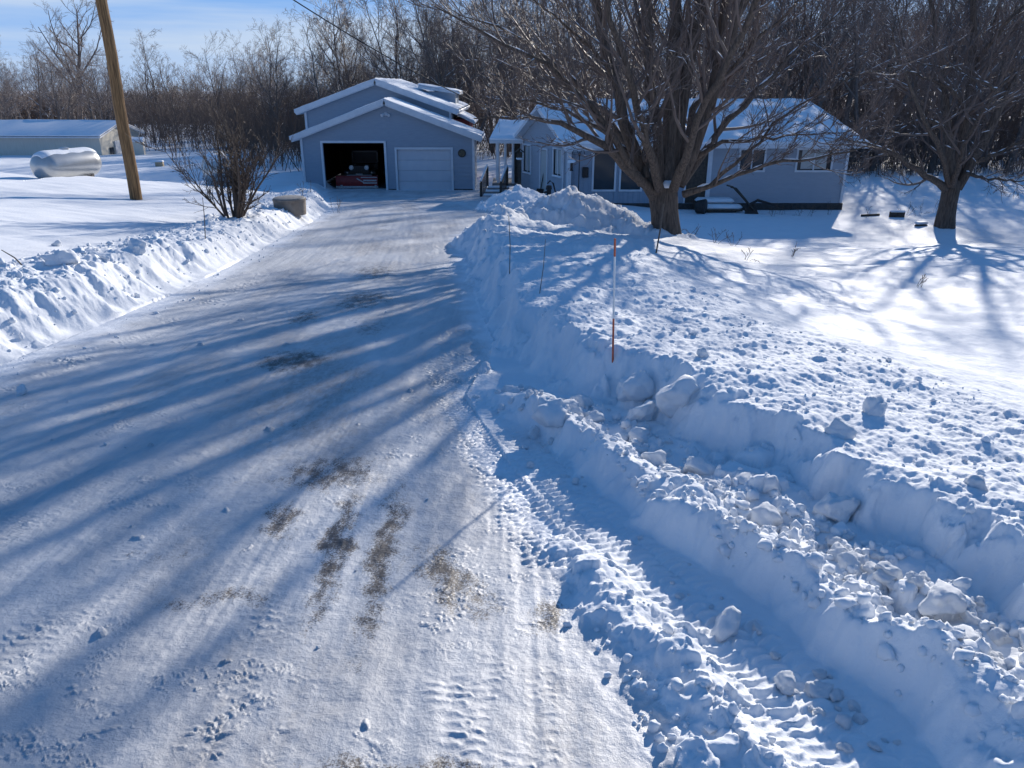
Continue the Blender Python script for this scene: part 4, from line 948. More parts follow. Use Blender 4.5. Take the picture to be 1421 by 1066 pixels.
def tree_thing(name, label, cat, group, parts, mats, loc, rz, sc):
    t = thing(name, label, cat, loc, rz, group); t.scale = (sc, sc, sc)
    for nm, me in parts:
        o = link(nm, me, t)
        if nm == 'snow': o['kind'] = 'stuff'
    return t
VAR = []
specs = [(14, 1.0, .17, None), (15, .8, .15, None), (12.5, 1.15, .16, 2), (16, .9, .19, None), (13, .75, .12, None), (11, 1.1, .12, 3), (14.5, 1.05, .18, 2), (12, .85, .12, None)]
for i, (h, sp, r0, sp_) in enumerate(specs):
    tr, cr, sn = wood_tree(900 + i, h, sp, r0, sp_)
    VAR.append([('trunk', mesh_np('trunk', *tr, M['bark3' if i in (1, 4) else 'bark2'])), ('crown', mesh_np('crown', *cr, M['twig2'])), ('snow', mesh_np('snow', *sn, M['cap']))])

rg = np.random.default_rng(33); PLACED = []
def put_wood(x, y, sc, label, cat, group, v=None, sink=.1):
    v = rg.integers(0, len(VAR)) if v is None else v
    z = float(H(np.array([x]), np.array([y]))[0]) - sink
    return tree_thing('bare_tree', label, cat, group, VAR[v], None, (x, y, z), rg.random() * 6.283, sc)
def scatter(n, xa, xb, ya, yb, dmin, sc, label, group, keep=None):
    got = 0; tries = 0
    while got < n and tries < n * 60:
        tries += 1; y = ya + (yb - ya) * rg.random() ** 1.2; t = rg.random(); x = xa(y) + (xb(y) - xa(y)) * t
        if keep and not keep(x, y): continue
        if any((x - a) ** 2 + (y - b) ** 2 < dmin ** 2 for a, b in PLACED): continue
        PLACED.append((x, y)); s = sc(x, y) * (.8 + .4 * rg.random()); put_wood(x, y, s, label, 'tree', group); got += 1
scatter(92, lambda y: .02 * y, lambda y: .80 * y, 47, 82, 1.5, lambda x, y: .95, 'bare dark tree in the dense woods behind and right of the house', 'woods behind the house', lambda x, y: not (0 < x < 16 and y < 47.5))
scatter(62, lambda y: -.30 * y, lambda y: .03 * y, 60, 96, 1.6, lambda x, y: .56 + .40 * np.clip((x + 18) / 20, 0, 1), 'bare dark tree in the thicket behind the garage', 'woods behind the garage')
scatter(58, lambda y: -.64 * y, lambda y: -.29 * y, 72, 112, 1.8, lambda x, y: .52 + .02 * rg.random(), 'bare tree in the sparse line of woods between barn and garage', 'trees between the barn and the garage', lambda x, y: not (x < -24 and y < 74))
scatter(14, lambda y: -.80 * y, lambda y: -.52 * y, 98, 150, 3.0, lambda x, y: .6, 'small bare tree standing in the snowy field beyond the barn', 'field trees beyond the barn')
# tall individuals
tr, cr, sn = wood_tree(77, 14.5, 1.25, .34, None, 1.0, .010)
BIG = [('trunk', mesh_np('trunk', *tr, M['bark2'])), ('crown', mesh_np('crown', *cr, M['twig2'])), ('snow', mesh_np('snow', *sn, M['cap']))]
tree_thing('bare_tree', 'lone broad bare tree left of the utility pole, rising above the barn roof', 'tree', None, BIG, None, (-50.5, 95, zplane(np.array([95.]))[0] - .3), 1.1, 1.02)
tr, cr, sn = wood_tree(78, 13, 1.0, .2, 2, 1.0, .009)
b2 = [('trunk', mesh_np('trunk', *tr, M['bark2'])), ('crown', mesh_np('crown', *cr, M['twig2'])), ('snow', mesh_np('snow', *sn, M['cap']))]
tree_thing('bare_tree', 'tall round-headed bare tree standing above the woods over the workshop roof', 'tree', None, b2, None, (-13.2, 70, -5.4), .4, 1.02)
tree_thing('bare_tree', 'thin bare tree at the left photo edge beyond the barn', 'tree', None, VAR[2], None, (-62, 98, -6.0), .4, .85)
tree_thing('bare_tree', 'pale upright bare tree just right of the utility pole', 'tree', None, VAR[1], None, (-36.5, 84, -5.8), .9, .72)

# far woods and undergrowth (nobody could count them)
def mass(name, n, place, hfun, matn, seed, segs=3, twigs=5, rad=.02):
    g = np.random.default_rng(seed); XY = place(g, n); x, y = XY[:, 0], XY[:, 1]; z = H(x, y); h = hfun(g, x, y)
    P = np.zeros((len(x), 5, 3)); P[:, 0] = np.stack([x, y, z - .1], 1); d = unit(np.stack([g.normal(size=len(x)) * .22, g.normal(size=len(x)) * .22, np.ones(len(x))], 1))
    for k in range(1, 5): d = unit(d + g.normal(size=d.shape) * .12); P[:, k] = P[:, k - 1] + d * (h / 4)[:, None]
    rr = (rad * (.5 + h / h.max()))[:, None] * np.linspace(1, .3, 5)[None]
    l1 = branch(g, P, rr, twigs, .15, 1.0, (18, 55), (.3, .6), 4, .15, .06, .7, rad * .35, .2)
    l2 = branch(g, *l1, 4, .2, 1.0, (18, 55), (.4, .75), 3, .16, .04, .8, rad * .28, .15)
    V, F = join_np([tubes_np(P, rr, 4), tubes_np(*l1, 3), tubes_np(*l2, 3)])
    o = link(name, mesh_np(name, V, F, M[matn])); tag(o, kind='stuff'); return o
def pl_brush(g, n):
    y = 46 + 42 * g.random(n) ** 1.1; x = (-.36 + 1.15 * g.random(n)) * y
    keep = ~((x > -12.5) & (x < 15.5) & (y < 57)); return np.stack([x, y], 1)[keep]
def pl_edge(g, n):
    h = n // 2; ya = 45 + 15 * g.random(h); xa = np.where(g.random(h) < .5, 16 + (.80 * ya - 16) * g.random(h), 16.5 + 10 * g.random(h)); yb = 64 + 30 * g.random(n - h); xb = (-.47 + .30 * g.random(n - h)) * yb
    return np.stack([np.concatenate([xa, xb]), np.concatenate([ya, yb])], 1)
o = mass('thicket', 1800, pl_edge, lambda g, x, y: 1.6 + 4.2 * g.random(len(x)) ** 1.3, 'thicket', 57, rad=.017, twigs=6)
tag(o, 'grey-brown thicket along the edge of the woods right of the house and left of the garage', 'thicket', kind='stuff')
o = mass('undergrowth', 4200, pl_brush, lambda g, x, y: 1.2 + 4.0 * g.random(len(x)) ** 1.4, 'brush', 51, rad=.018)
tag(o, 'tangled brown undergrowth under the woods behind the house and garage', 'undergrowth', kind='stuff')
def pl_far(g, n):
    y = 96 + 70 * g.random(n); x = (-.42 + 1.25 * g.random(n)) * y; return np.stack([x, y], 1)
o = mass('far_woods', 1700, pl_far, lambda g, x, y: (7 + 5 * g.random(len(x))) * (.60 + .6 * np.clip((x + 30) / 60, 0, 1)), 'twig2', 52, rad=.055, twigs=7)
tag(o, 'dense far woods closing the view behind the nearer trees', 'woods', kind='stuff')
def pl_hill(g, n):
    y = 270 + 150 * g.random(n); x = (-.98 + .95 * g.random(n)) * y; return np.stack([x, y], 1)
o = mass('hill_woods', 3600, pl_hill, lambda g, x, y: 6.5 + 4 * g.random(len(x)), 'brush', 53, rad=.20, twigs=6)
tag(o, 'dark wooded ridge on the left horizon', 'woods', kind='stuff')

# ---- the big maple in front of the house
def limb_tree(name, label, cat, base, limbs, trunk, lv, seed, mats, snowk=.5, clumps=None, limbk=1.0):
    rgm = np.random.default_rng(seed); t = thing(name, label, cat, base)
    B = np.array(base); parts = []
    def resample(pts, rad, n):
        pts = np.array(pts, float); s = np.concatenate([[0], np.cumsum(np.linalg.norm(np.diff(pts, axis=0), axis=1))]); q = np.linspace(0, s[-1], n)
        p = np.stack([np.interp(q, s, pts[:, k]) for k in range(3)], 1); p[1:-1] = (p[:-2] + 2 * p[1:-1] + p[2:]) / 4; return p, np.interp(q, s, rad)
    tp, trd = resample(*trunk, 40); parts.append(('trunk', tp, trd))
    LP = []; LR = []
    for pts, rad in limbs:
        p, r = resample(pts, rad, 14); p[2:] += rgm.normal(size=(12, 3)) * .03; LP.append(p); LR.append(np.array(r) * limbk)
    LP = np.array(LP); LR = np.array(LR)
    lev = [(LP, LR)]
    for (n, t0, t1, ang, lenf, P, wa, up, rr, rt, tp_) in lv: lev.append(branch(rgm, *lev[-1], n, t0, t1, ang, lenf, P, wa, up, rr, rt, .15, tp_))
    V, F = tubes_np(tp[None], trd[None], 72)
    # buttress and bark ridges on the trunk
    c = np.repeat(tp, 72, axis=0); dv = V - c; a = np.arctan2(dv[:, 1], dv[:, 0]); hz = V[:, 2] - B[2]
    k = 1 + .10 * np.sin(a * 5 + 1.3) * np.exp(-np.clip(hz, 0, 9) / .35) + .05 * perlin(a * 4.0, hz * .6, 3) + .045 * np.abs(perlin(a * 7.0, hz * 1.1, 5)); V = c + dv * k[:, None]
    tv = [(V, F), tubes_np(LP, LR, 12)]
    link('trunk', mesh_np('trunk', join_np(tv)[0] - B, join_np(tv)[1], M[mats[0]]), t)
    cr = [tubes_np(lev[1][0], lev[1][1], 7)] + [tubes_np(p, r, 4 if i == 0 else 3) for i, (p, r) in enumerate(lev[2:])]
    v, f = join_np(cr); link('crown', mesh_np('crown', v - B, f, M[mats[1]]), t)
    s = snow_strips(rgm, [lev[0]], snowk, .02, .8, .62) + snow_strips(rgm, [lev[1]], snowk * .8, .0, .75, .7) + snow_strips(rgm, [lev[2]], snowk * .45, .0, .8, .9)
    if len(lev) > 3: s += snow_strips(rgm, [lev[3]], snowk * .07, 0, .9, 1.2)
    for px, py, dd, rr_ in (clumps or ()):
        c = np.array(at_depth(px, py, base[1] + dd)); q = np.stack([c - [rr_ * 1.3, 0, .3 * rr_], c - [.5 * rr_, 0, 0], c + [.5 * rr_, 0, 0], c + [rr_ * 1.3, 0, -.3 * rr_]]); s.append(tubes_np(q[None], np.array([[.05, .8, .8, .05]]) * rr_, 10))
    v, f = join_np(s); link('snow', mesh_np('snow', v - B, f, M['cap']), t)['kind'] = 'stuff'
    return t
def pxl(lst, d0):
    return ([tuple(at_depth(px, py, d0 + dd)) for px, py, dd, r in lst], [r for *_, r in lst])
D0 = 17.0; b0 = at_depth(924, 340, D0); b0.z = Hs(b0.x, b0.y)
fork = (918, 262, 0, .36)
TR = pxl([(925, 352, 0, .42), (925, 338, 0, .34), (924, 318, 0, .295), (922, 295, 0, .285), (920, 272, 0, .305), (921, 252, 0, .29), (924, 232, 0, .21), (928, 205, 0.05, .15)], D0)
LM = [
 [(922, 262, .05, .24), (930, 200, .1, .21), (932, 150, .1, .19), (934, 80, .1, .165), (937, 0, .2, .15), (940, -120, .3, .14), (942, -240, .4, .11), (948, -420, .5, .03)],
 [(932, 250, .1, .2), (942, 170, .2, .19), (957, 100, .3, .17), (975, 0, .4, .15), (992, -100, .5, .135), (1008, -220, .6, .105), (1030, -400, .8, .03)],
 [(910, 272, -.1, .20), (886, 240, -.3, .19), (876, 200, -.4, .16), (862, 148, -.5, .14), (852, 100, -.5, .13), (828, 0, -.6, .115), (800, -110, -.7, .095), (775, -220, -.7, .07), (750, -330, -.7, .02)],
 [(915, 255, -.1, .18), (912, 200, -.2, .14), (905, 150, -.2, .12), (898, 100, -.2, .11), (897, 0, -.2, .09), (890, -120, 0, .07), (880, -240, 0, .03)],
 [(940, 258, 0, .2), (955, 215, .1, .15), (972, 176, .2, .14), (990, 126, .3, .13), (997, 74, .3, .12), (1008, 0, .4, .11), (1030, -110, .6, .095), (1060, -230, .7, .07), (1085, -340, .8, .02)],
 [(945, 250, -.2, .15), (975, 190, -.4, .11), (1000, 110, -.6, .10), (1014, 62, -.7, .09), (1031, 0, -.9, .09), (1070, -100, -1.1, .075), (1120, -210, -1.3, .055), (1165, -310, -1.4, .015)],
 [(908, 266, -.2, .14), (872, 236, -.7, .13), (846, 208, -1.0, .10), (815, 186, -1.3, .08), (770, 168, -1.6, .055), (715, 160, -2.0, .035), (660, 165, -2.4, .012)],
 [(905, 262, .2, .13), (870, 205, .8, .10), (830, 150, 1.2, .085), (780, 95, 1.6, .06), (720, 50, 2.0, .04), (640, 20, 2.4, .014)],
 [(890, 255, -.4, .11), (858, 200, -1.0, .085), (815, 140, -1.6, .07), (760, 90, -2.2, .05), (690, 55, -2.6, .03), (600, 10, -3.0, .012)],
 [(948, 270, -.2, .10), (986, 258, -.5, .06), (1030, 240, -.8, .05), (1048, 231, -.9, .045), (1101, 224, -1.2, .035), (1160, 214, -1.5, .022), (1225, 196, -1.8, .010)],
 [(985, 258, -.5, .05), (1010, 232, -.5, .045), (1036, 216, -.5, .04), (1062, 180, -.5, .035), (1110, 145, -.5, .028), (1180, 110, -.5, .018), (1250, 88, -.5, .008)],
 [(945, 255, .3, .14), (985, 200, .8, .10), (1030, 150, 1.2, .08), (1080, 95, 1.6, .055), (1140, 40, 2.0, .035), (1200, -10, 2.3, .012)],
 [(935, 262, -.4, .13), (950, 215, -1.2, .10), (975, 150, -2.0, .08), (1015, 70, -2.8, .07), (1060, -10, -3.4, .06), (1090, -100, -3.8, .045), (1120, -200, -4.1, .015)],
 [(915, 262, -.4, .13), (900, 205, -1.2, .10), (880, 130, -2.0, .08), (850, 40, -2.6, .06), (830, -60, -3.2, .03), (820, -130, -3.5, .01)],
 [(925, 255, .4, .14), (915, 180, 1.2, .11), (900, 90, 2.0, .09), (880, 0, 2.7, .06), (870, -100, 3.2, .02)],
 [(935, 255, .4, .14), (960, 170, 1.4, .11), (985, 80, 2.4, .09), (1010, -10, 3.0, .05), (1025, -90, 3.4, .02)],
 [(878, 225, -.3, .09), (855, 190, -.2, .07), (825, 175, 0, .055), (780, 150, .2, .04), (730, 140, .5, .025), (690, 130, .8, .01)],
 [(898, 245, -.45, .085), (894, 225, -.5, .075), (894, 195, -.5, .072), (894, 168, -.5, .07)],
 [(958, 225, .1, .08), (985, 205, 0, .06), (1020, 196, -.2, .045), (1065, 190, -.5, .03), (1120, 186, -.9, .018), (1190, 180, -1.2, .008)],
 [(976, 150, .3, .07), (1010, 100, .0, .055), (1055, 50, -.3, .04), (1110, 0, -.6, .028), (1160, -40, -.9, .01)],
 [(860, 120, -.5, .07), (830, 80, -.8, .05), (790, 40, -1.1, .035), (740, 0, -1.4, .02), (700, -40, -1.7, .008)],
]
LV = [(13, .18, .99, (18, 55), (.20, .46), 7, .10, .12, .5, .009, .35),
      (6, .15, 1.0, (18, 52), (.30, .60), 6, .12, .07, .55, .006, .4),
      (3, .2, 1.0, (18, 50), (.35, .70), 4, .13, .06, .7, .004, .35),
      (2, .3, 1.0, (18, 45), (.4, .8), 3, .12, .05, .8, .0032, .3)]
limb_tree('maple_tree', 'big many-limbed bare maple with snow on its limbs in front of the house', 'tree', tuple(b0), [pxl(l, D0) for l in LM], TR, LV, 5, ('bark', 'twig'), .6, [(926, 256, -.26, .11), (915, 259, -.30, .08)], .80)

D1 = 26.4; b1 = at_depth(1312, 321, D1); b1.z = Hs(b1.x, b1.y) - .05
TR1 = pxl([(1311, 332, 0, .42), (1311, 320, 0, .33), (1313, 300, 0, .29), (1317, 280, 0, .265), (1320, 262, 0, .275), (1322, 250, 0, .21)], D1)
LM1 = [
 [(1320, 268, 0, .26), (1320, 215, 0, .20), (1313, 170, .1, .17), (1310, 120, .2, .12), (1300, 60, .3, .10), (1290, 0, .4, .08), (1285, -80, .5, .03)],
 [(1322, 265, .1, .24), (1333, 215, .2, .2), (1343, 150, .4, .18), (1350, 90, .5, .15), (1352, 20, .6, .12), (1350, -80, .7, .06), (1350, -140, .7, .02)],
 [(1328, 262, 0, .2), (1350, 225, -.1, .18), (1378, 175, -.3, .16), (1395, 135, -.4, .13), (1430, 80, -.6, .10), (1470, 20, -.8, .06), (1500, -40, -1, .02)],
 [(1312, 262, -.2, .17), (1300, 250, -.4, .13), (1270, 238, -.7, .11), (1250, 220, -.9, .085), (1220, 205, -1.2, .06), (1190, 196, -1.5, .03), (1160, 192, -1.8, .012)],
 [(1310, 180, .1, .10), (1290, 165, -.1, .06), (1262, 172, -.3, .05), (1230, 190, -.6, .03), (1190, 215, -.9, .012)],
 [(1345, 170, .3, .10), (1330, 130, -.3, .08), (1300, 115, -.8, .06), (1265, 100, -1.3, .04), (1220, 90, -1.8, .015)],
 [(1352, 90, .5, .10), (1375, 60, .3, .085), (1400, 30, .1, .07), (1440, -10, 0, .04), (1470, -60, 0, .015)],
 [(1350, 225, -.1, .10), (1385, 215, -.6, .07), (1420, 195, -1.0, .05), (1470, 180, -1.4, .02)],
 [(1322, 258, -.4, .12), (1335, 205, -1.2, .09), (1365, 150, -2.0, .07), (1400, 110, -2.6, .05), (1440, 70, -3.2, .02)],
 [(1318, 258, -.3, .12), (1300, 200, -1.2, .09), (1275, 150, -2.0, .07), (1250, 90, -2.6, .045), (1235, 30, -3.0, .015)],
 [(1320, 255, .4, .12), (1300, 190, 1.2, .09), (1270, 120, 2.0, .07), (1250, 50, 2.6, .04), (1240, -10, 3, .015)],
 [(1330, 255, .4, .12), (1360, 190, 1.2, .09), (1385, 110, 2.0, .07), (1405, 40, 2.6, .04), (1415, -20, 3, .015)],
 [(1340, 240, -.4, .08), (1370, 248, -.9, .05), (1410, 250, -1.3, .03), (1450, 255, -1.6, .012)],
 [(1395, 130, -.4, .09), (1360, 115, -.9, .06), (1330, 95, -1.3, .04), (1270, 88, -1.8, .015)],
]
LV1 = [(10, .16, .99, (20, 60), (.24, .5), 7, .11, .07, .5, .012, .35), (6, .15, 1.0, (20, 55), (.32, .62), 5, .13, .05, .55, .008, .4),
       (3, .15, 1.0, (18, 52), (.38, .72), 4, .14, .04, .7, .005, .35), (2, .25, 1.0, (18, 48), (.4, .8), 3, .12, .03, .8, .0048, .3)]
limb_tree('maple_tree', 'smaller spreading bare maple standing in the open lawn at the right', 'tree', tuple(b1), [pxl(l, D1) for l in LM1], TR1, LV1, 9, ('bark', 'twig'), .5, None, .82)

# ---- bush
def build_bush():
    c, _ = on_ground(326, 303); base = np.array([c.x, c.y, c.z]); g = np.random.default_rng(12); n = 19
    t = thing('bush', 'bare many-stemmed brown bush growing behind the left snow bank', 'bush', tuple(c))
    P = np.zeros((n, 9, 3)); az = g.random(n) * 6.283; lean = .06 + .5 * g.random(n) ** .8
    P[:, 0] = np.stack([np.cos(az) * .17 * g.random(n), np.sin(az) * .17 * g.random(n), np.full(n, -.1)], 1)
    d = unit(np.stack([np.cos(az) * lean * 1.5, np.sin(az) * lean, np.ones(n)], 1)); Ls = 1.35 + .85 * g.random(n)
    for k in range(1, 9): d = unit(d + g.normal(size=(n, 3)) * .09 + np.array([0, 0, .07])); P[:, k] = P[:, k - 1] + d * (Ls / 8)[:, None]
    r = (.018 + .024 * g.random(n))[:, None] * np.linspace(1, .22, 9)[None]
    l1 = branch(g, P, r, 8, .2, 1, (18, 50), (.22, .5), 6, .12, .08, .6, .006, .2, .3); l2 = branch(g, *l1, 6, .15, 1, (18, 50), (.35, .7), 4, .14, .06, .7, .0042, .15); l3 = branch(g, *l2, 2, .2, 1, (15, 45), (.4, .8), 3, .14, .05, .8, .0034, .1)
    for nm, parts in (('stems', [tubes_np(P, r, 7)]), ('twigs', [tubes_np(*l1, 4), tubes_np(*l2, 3), tubes_np(*l3, 3)])):
        v, f = join_np(parts); link(nm, mesh_np(nm, v, f, M['bush']), t)
build_bush()

# ---- dead weeds poking through the snow
def weeds():
    g = np.random.default_rng(4); k = 0
    for (x, y, s) in [(4.4, 16.6, .35), (4.9, 16.9, .3), (4.1, 17.6, .35), (10.6, 30.4, .4), (11.2, 30.3, .35), (11.6, 30.2, .45), (12.4, 30.5, .5), (10.1, 30.0, .35), (14.9, 29.5, .5), (15.8, 30.2, .5), (13.6, 29.6, .35), (16.8, 31.0, .5), (5.6, 15.2, .2), (4.0, 13.2, .22), (6.5, 12.0, .2), (-5.5, 24.6, .5), (-6.5, 24.4, .45)]:
        z = Hs(x, y); n = 4; P = np.zeros((n, 5, 3)); P[:, 0] = g.normal(size=(n, 3)) * .05 * np.array([1, 1, 0]); d = unit(g.normal(size=(n, 3)) * .35 + np.array([0, 0, 1]))
        for q in range(1, 5): d = unit(d + g.normal(size=(n, 3)) * .18); P[:, q] = P[:, q - 1] + d * s * .3 * (.6 + .6 * g.random((n, 1)))
        r = np.full((n, 5), .0038); l1 = branch(g, P, r, 4, .3, 1, (20, 60), (.2, .5), 3, .2, 0, .8, .0035, .05)
        v, f = join_np([tubes_np(P, r, 4), tubes_np(*l1, 3)]); o = link('weed_clump', mesh_np('weed_clump', v, f, M['weed']), None, (x, y, z))
        lab = 'dry weed stalks poking through the snow around the maple trunk' if y < 20 and x > 0 else ('dry weed stalks poking through the snow along the house front' if x < 13 and x > 0 else ('dry weed stalks sticking out of the open lawn near the raised bed' if x > 0 else 'reddish dry weed stalks behind the well ring'))
        tag(o, lab, 'weeds', lab.replace('dry weed', 'weed'))
weeds()

# ------------------------------------------------------------------ loose snow lumps
def lump_mesh(seed, sharp):
    import bmesh
    bm = bmesh.new(); bmesh.ops.create_icosphere(bm, subdivisions=4, radius=1.0); P = np.array([v.co[:] for v in bm.verts]); F = np.array([[v.index for v in f.verts] for f in bm.faces]); bm.free()
    g = np.random.default_rng(seed); D = P.copy(); r = np.ones(len(P))
    for _ in range(sharp):                                   # planes cut off to leave broken faces
        n = unit(g.normal(size=3)); q = P @ n; h = .48 + .36 * g.random(); r = np.where(q * r > h, h / np.maximum(q, 1e-3), r)
    n1 = perlin(D[:, 0] * 1.6 + seed, D[:, 1] * 1.6 + D[:, 2] * 1.1, seed) + perlin(D[:, 2] * 1.7 - seed, D[:, 0] * 1.2 - D[:, 1], seed + 1)
    n2 = perlin(D[:, 0] * 5 + D[:, 2] * 3, D[:, 1] * 5 - D[:, 2] * 3, seed + 2); n3 = perlin(D[:, 0] * 12 + D[:, 2] * 9, D[:, 1] * 12 - D[:, 2] * 7, seed + 3)
    P = P * (r * (1 + .15 * n1 + .085 * n2 + .05 * n3))[:, None]; P = P * np.array([1, .85, .78])
    return mesh_np('snow_lump', P, F, M['bank'])
LUMPS = [lump_mesh(600 + i, 7 + i % 4 * 2) for i in range(12)]
def lump(x, y, z, r, label, group=None, sx=1, sz=1, name='snow_lump', k=None, sink=.3):
    o = link(name, LUMPS[rg.integers(0, 12) if k is None else k % 12], None, (x, y, z + r * sz * (.62 - sink * 1.3)))
    o.rotation_euler = (rg.normal() * .2, rg.normal() * .2, rg.random() * 6.28); o.scale = (r * sx, r, r * sz); tag(o, label, 'snow lump', group)
BIGL = [(1062, 712, 48, 'blocky snow lump on the right flank of the near snow ridge'), (1158, 703, 54, 'pyramid-shaped snow block in the trench between the snow ridges'), (1304, 822, 66, 'largest flat-topped snow block lying in the trench at the right'),
        (1343, 852, 30, 'pointed snow lump right of the largest flat-topped block'), (1230, 785, 36, 'upright snow lump left of the largest flat-topped block'), (1162, 750, 26, 'cube-like snow lump below the pyramid-shaped block'),
        (1007, 856, 60, 'big shaded snow block at the foot of the near ridge, on the tyre track'), (1090, 941, 44, 'oval shaded snow lump at the foot of the near ridge'), (1136, 952, 34, 'tall shaded snow lump beside the oval one below the near ridge'),
        (881, 527, 54, 'tall snow block on the bank edge just right of the orange marker'), (935, 545, 70, 'big rounded snow slab on the bank edge, second right of the orange marker'), (888, 566, 44, 'rounded snow boulder below the tall block by the orange marker'),
        (884, 600, 36, 'upright snow block with a lit left face in the trench'), (766, 569, 56, 'large knobbly snow boulder at the head of the near ridge'), (803, 552, 42, 'snow boulder behind the large knobbly one at the head of the trench'),
        (673, 509, 26, 'lone snow ball on the drive edge where the near ridge begins'), (968, 640, 48, 'broad snow boulder on the near ridge crest beside three small lumps'), (1214, 561, 42, 'twin-humped snow lump out on the smooth side of the right bank'),
        (1160, 592, 40, 'round snow lump with a second behind it on the right bank top'), (975, 489, 22, 'round snow ball on the right bank top, in dappled shade'), (85, 353, 40, 'flat snow slab on top of the left bank'), (189, 339, 28, 'rough snow lump on the left bank crest'),
        (79, 337, 15, 'small snow ball on the lawn just behind the left bank slab'), (30, 541, 22, 'snow ball on the drive at the foot of the left bank'), (1355, 668, 30, 'snow lump on the right bank top near the right photo edge'), (1271, 800, 24, 'flat-sided lump leaning against the largest flat-topped block')]
for i, (px, py, w, lab) in enumerate(BIGL):
    p, s = on_ground(px, py + w * .30); lump(p.x, p.y, p.z, w / s / 2 * 1.05, lab, k=i, sz=1.0, sx=1.1)
def lumps(n, pick, r, label, group, size=lambda q: q):
    k = 0
    while k < n:
        x, y = pick()
        z = Hs(x, y); rr = r[0] + (r[1] - r[0]) * rg.random() ** 2.2; lump(x, y, z, rr, label, group, sx=.85 + .5 * rg.random(), sz=.75 + .35 * rg.random(), name='snow_lump', sink=.25 + .2 * rg.random()); k += 1
def along(line, a, b):
    def f():
        t = rg.random() * (len(line) - 1.001); i = int(t); u = t - i; (x0, y0), (x1, y1) = line[i], line[i + 1]; L = math.hypot(x1 - x0, y1 - y0); o = a + (b - a) * rg.random()
        return x0 + (x1 - x0) * u + (-(y1 - y0)) / L * -o * -1 * -1, y0 + (y1 - y0) * u + (x1 - x0) / L * -o * -1 * -1 if False else y0 + (y1 - y0) * u + (x1 - x0) / L * o
    return f
def offs(line, a, b):
    """random point at an offset (positive to the right of travel) from a polyline"""
    def f():
        t = rg.random() * (len(line) - 1.001); i = int(t); u = t - i; (x0, y0), (x1, y1) = line[i], line[i + 1]; L = math.hypot(x1 - x0, y1 - y0); o = a + (b - a) * rg.random()
        return x0 + (x1 - x0) * u + (y1 - y0) / L * o * -1 * -1, y0 + (y1 - y0) * u - (x1 - x0) / L * o
    return f
lumps(75, offs(BRIDGE[2:11], -.32, -.62), (.012, .05), 'small snow lump among many in the trench between the two right ridges', 'snow lumps in the trench')
lumps(34, offs(BRIDGE[0:4], .04, -.42), (.025, .085), 'snow clod heaped where the near ridge begins', 'clods at the head of the near ridge')
lumps(22, offs(BRIDGE[3:11], -.3, -.66), (.04, .095), 'fist to head sized snow clod on the trench floor', 'large clods in the trench')
lumps(45, offs(BRIDGE[2:11], .26, .03), (.01, .035), 'small shaded snow lump fallen at the foot of the near ridge', 'snow lumps under the near ridge')
lumps(22, offs(CLIFF[4:16], -.25, -2.2), (.012, .045), 'small snow lump scattered over the rough right bank top', 'snow lumps on the right bank')
lumps(30, lambda: (np.interp((q := 5 + 16 * rg.random()), XL_Y, XL_X) - .5 - 1.2 * rg.random(), q), (.02, .07), 'small snow lump scattered along the left bank top', 'snow lumps on the left bank')
lumps(16, lambda: (-3.6 + 3.6 * rg.random(), 2.0 + 7 * rg.random()), (.008, .02), 'tiny snow crumb lying on the packed drive', 'snow crumbs on the drive')

def crumbs():
    import bmesh
    bm = bmesh.new(); bmesh.ops.create_icosphere(bm, subdivisions=2, radius=1.0); P = np.array([v.co[:] for v in bm.verts]); F = np.array([[v.index for v in f.verts] for f in bm.faces]); bm.free()
    g = np.random.default_rng(71); X = []; Y = []; Rr = []
    def seg(line, n, a, b, r):
        for _ in range(n):
            t = g.random() * (len(line) - 1.001); i = int(t); u = t - i; (x0, y0), (x1, y1) = line[i], line[i + 1]; L = math.hypot(x1 - x0, y1 - y0); o = a + (b - a) * g.random()
            X.append(x0 + (x1 - x0) * u + (y1 - y0) / L * o); Y.append(y0 + (y1 - y0) * u - (x1 - x0) / L * o); Rr.append(r * (.3 + g.random() ** 3))
    seg(BRIDGE[2:12], 900, -.05, -.65, .022); seg(WROW[2:7], 130, -.1, .26, .016); seg(CLIFF[2:16], 420, .15, -2.2, .014); seg([(p, q) for p, q in zip(XL_X[1:8], XL_Y[1:8])], 900, -.15, -2.0, .03); seg([(p, q) for p, q in zip(XL_X[1:8], XL_Y[1:8])], 160, .0, .5, .016)
    X = np.array(X); Y = np.array(Y); Rr = np.array(Rr); Z = H(X, Y); n = len(X); V = np.zeros((n, len(P), 3))
    for i in range(n):
        q = P * (1 + .28 * g.normal(size=(len(P), 1)) * .6) * (1 + .3 * g.normal(size=3) * .8); V[i] = q * Rr[i] + [X[i], Y[i], Z[i] + Rr[i] * .4]
    FF = (F[None] + (np.arange(n) * len(P))[:, None, None]).reshape(-1, 3)
    o = link('snow_crumbs', mesh_np('snow_crumbs', V.reshape(-1, 3), FF, M['bank'])); tag(o, 'fine snow crumbs strewn over the ploughed banks', 'snow crumbs', kind='stuff')
crumbs()

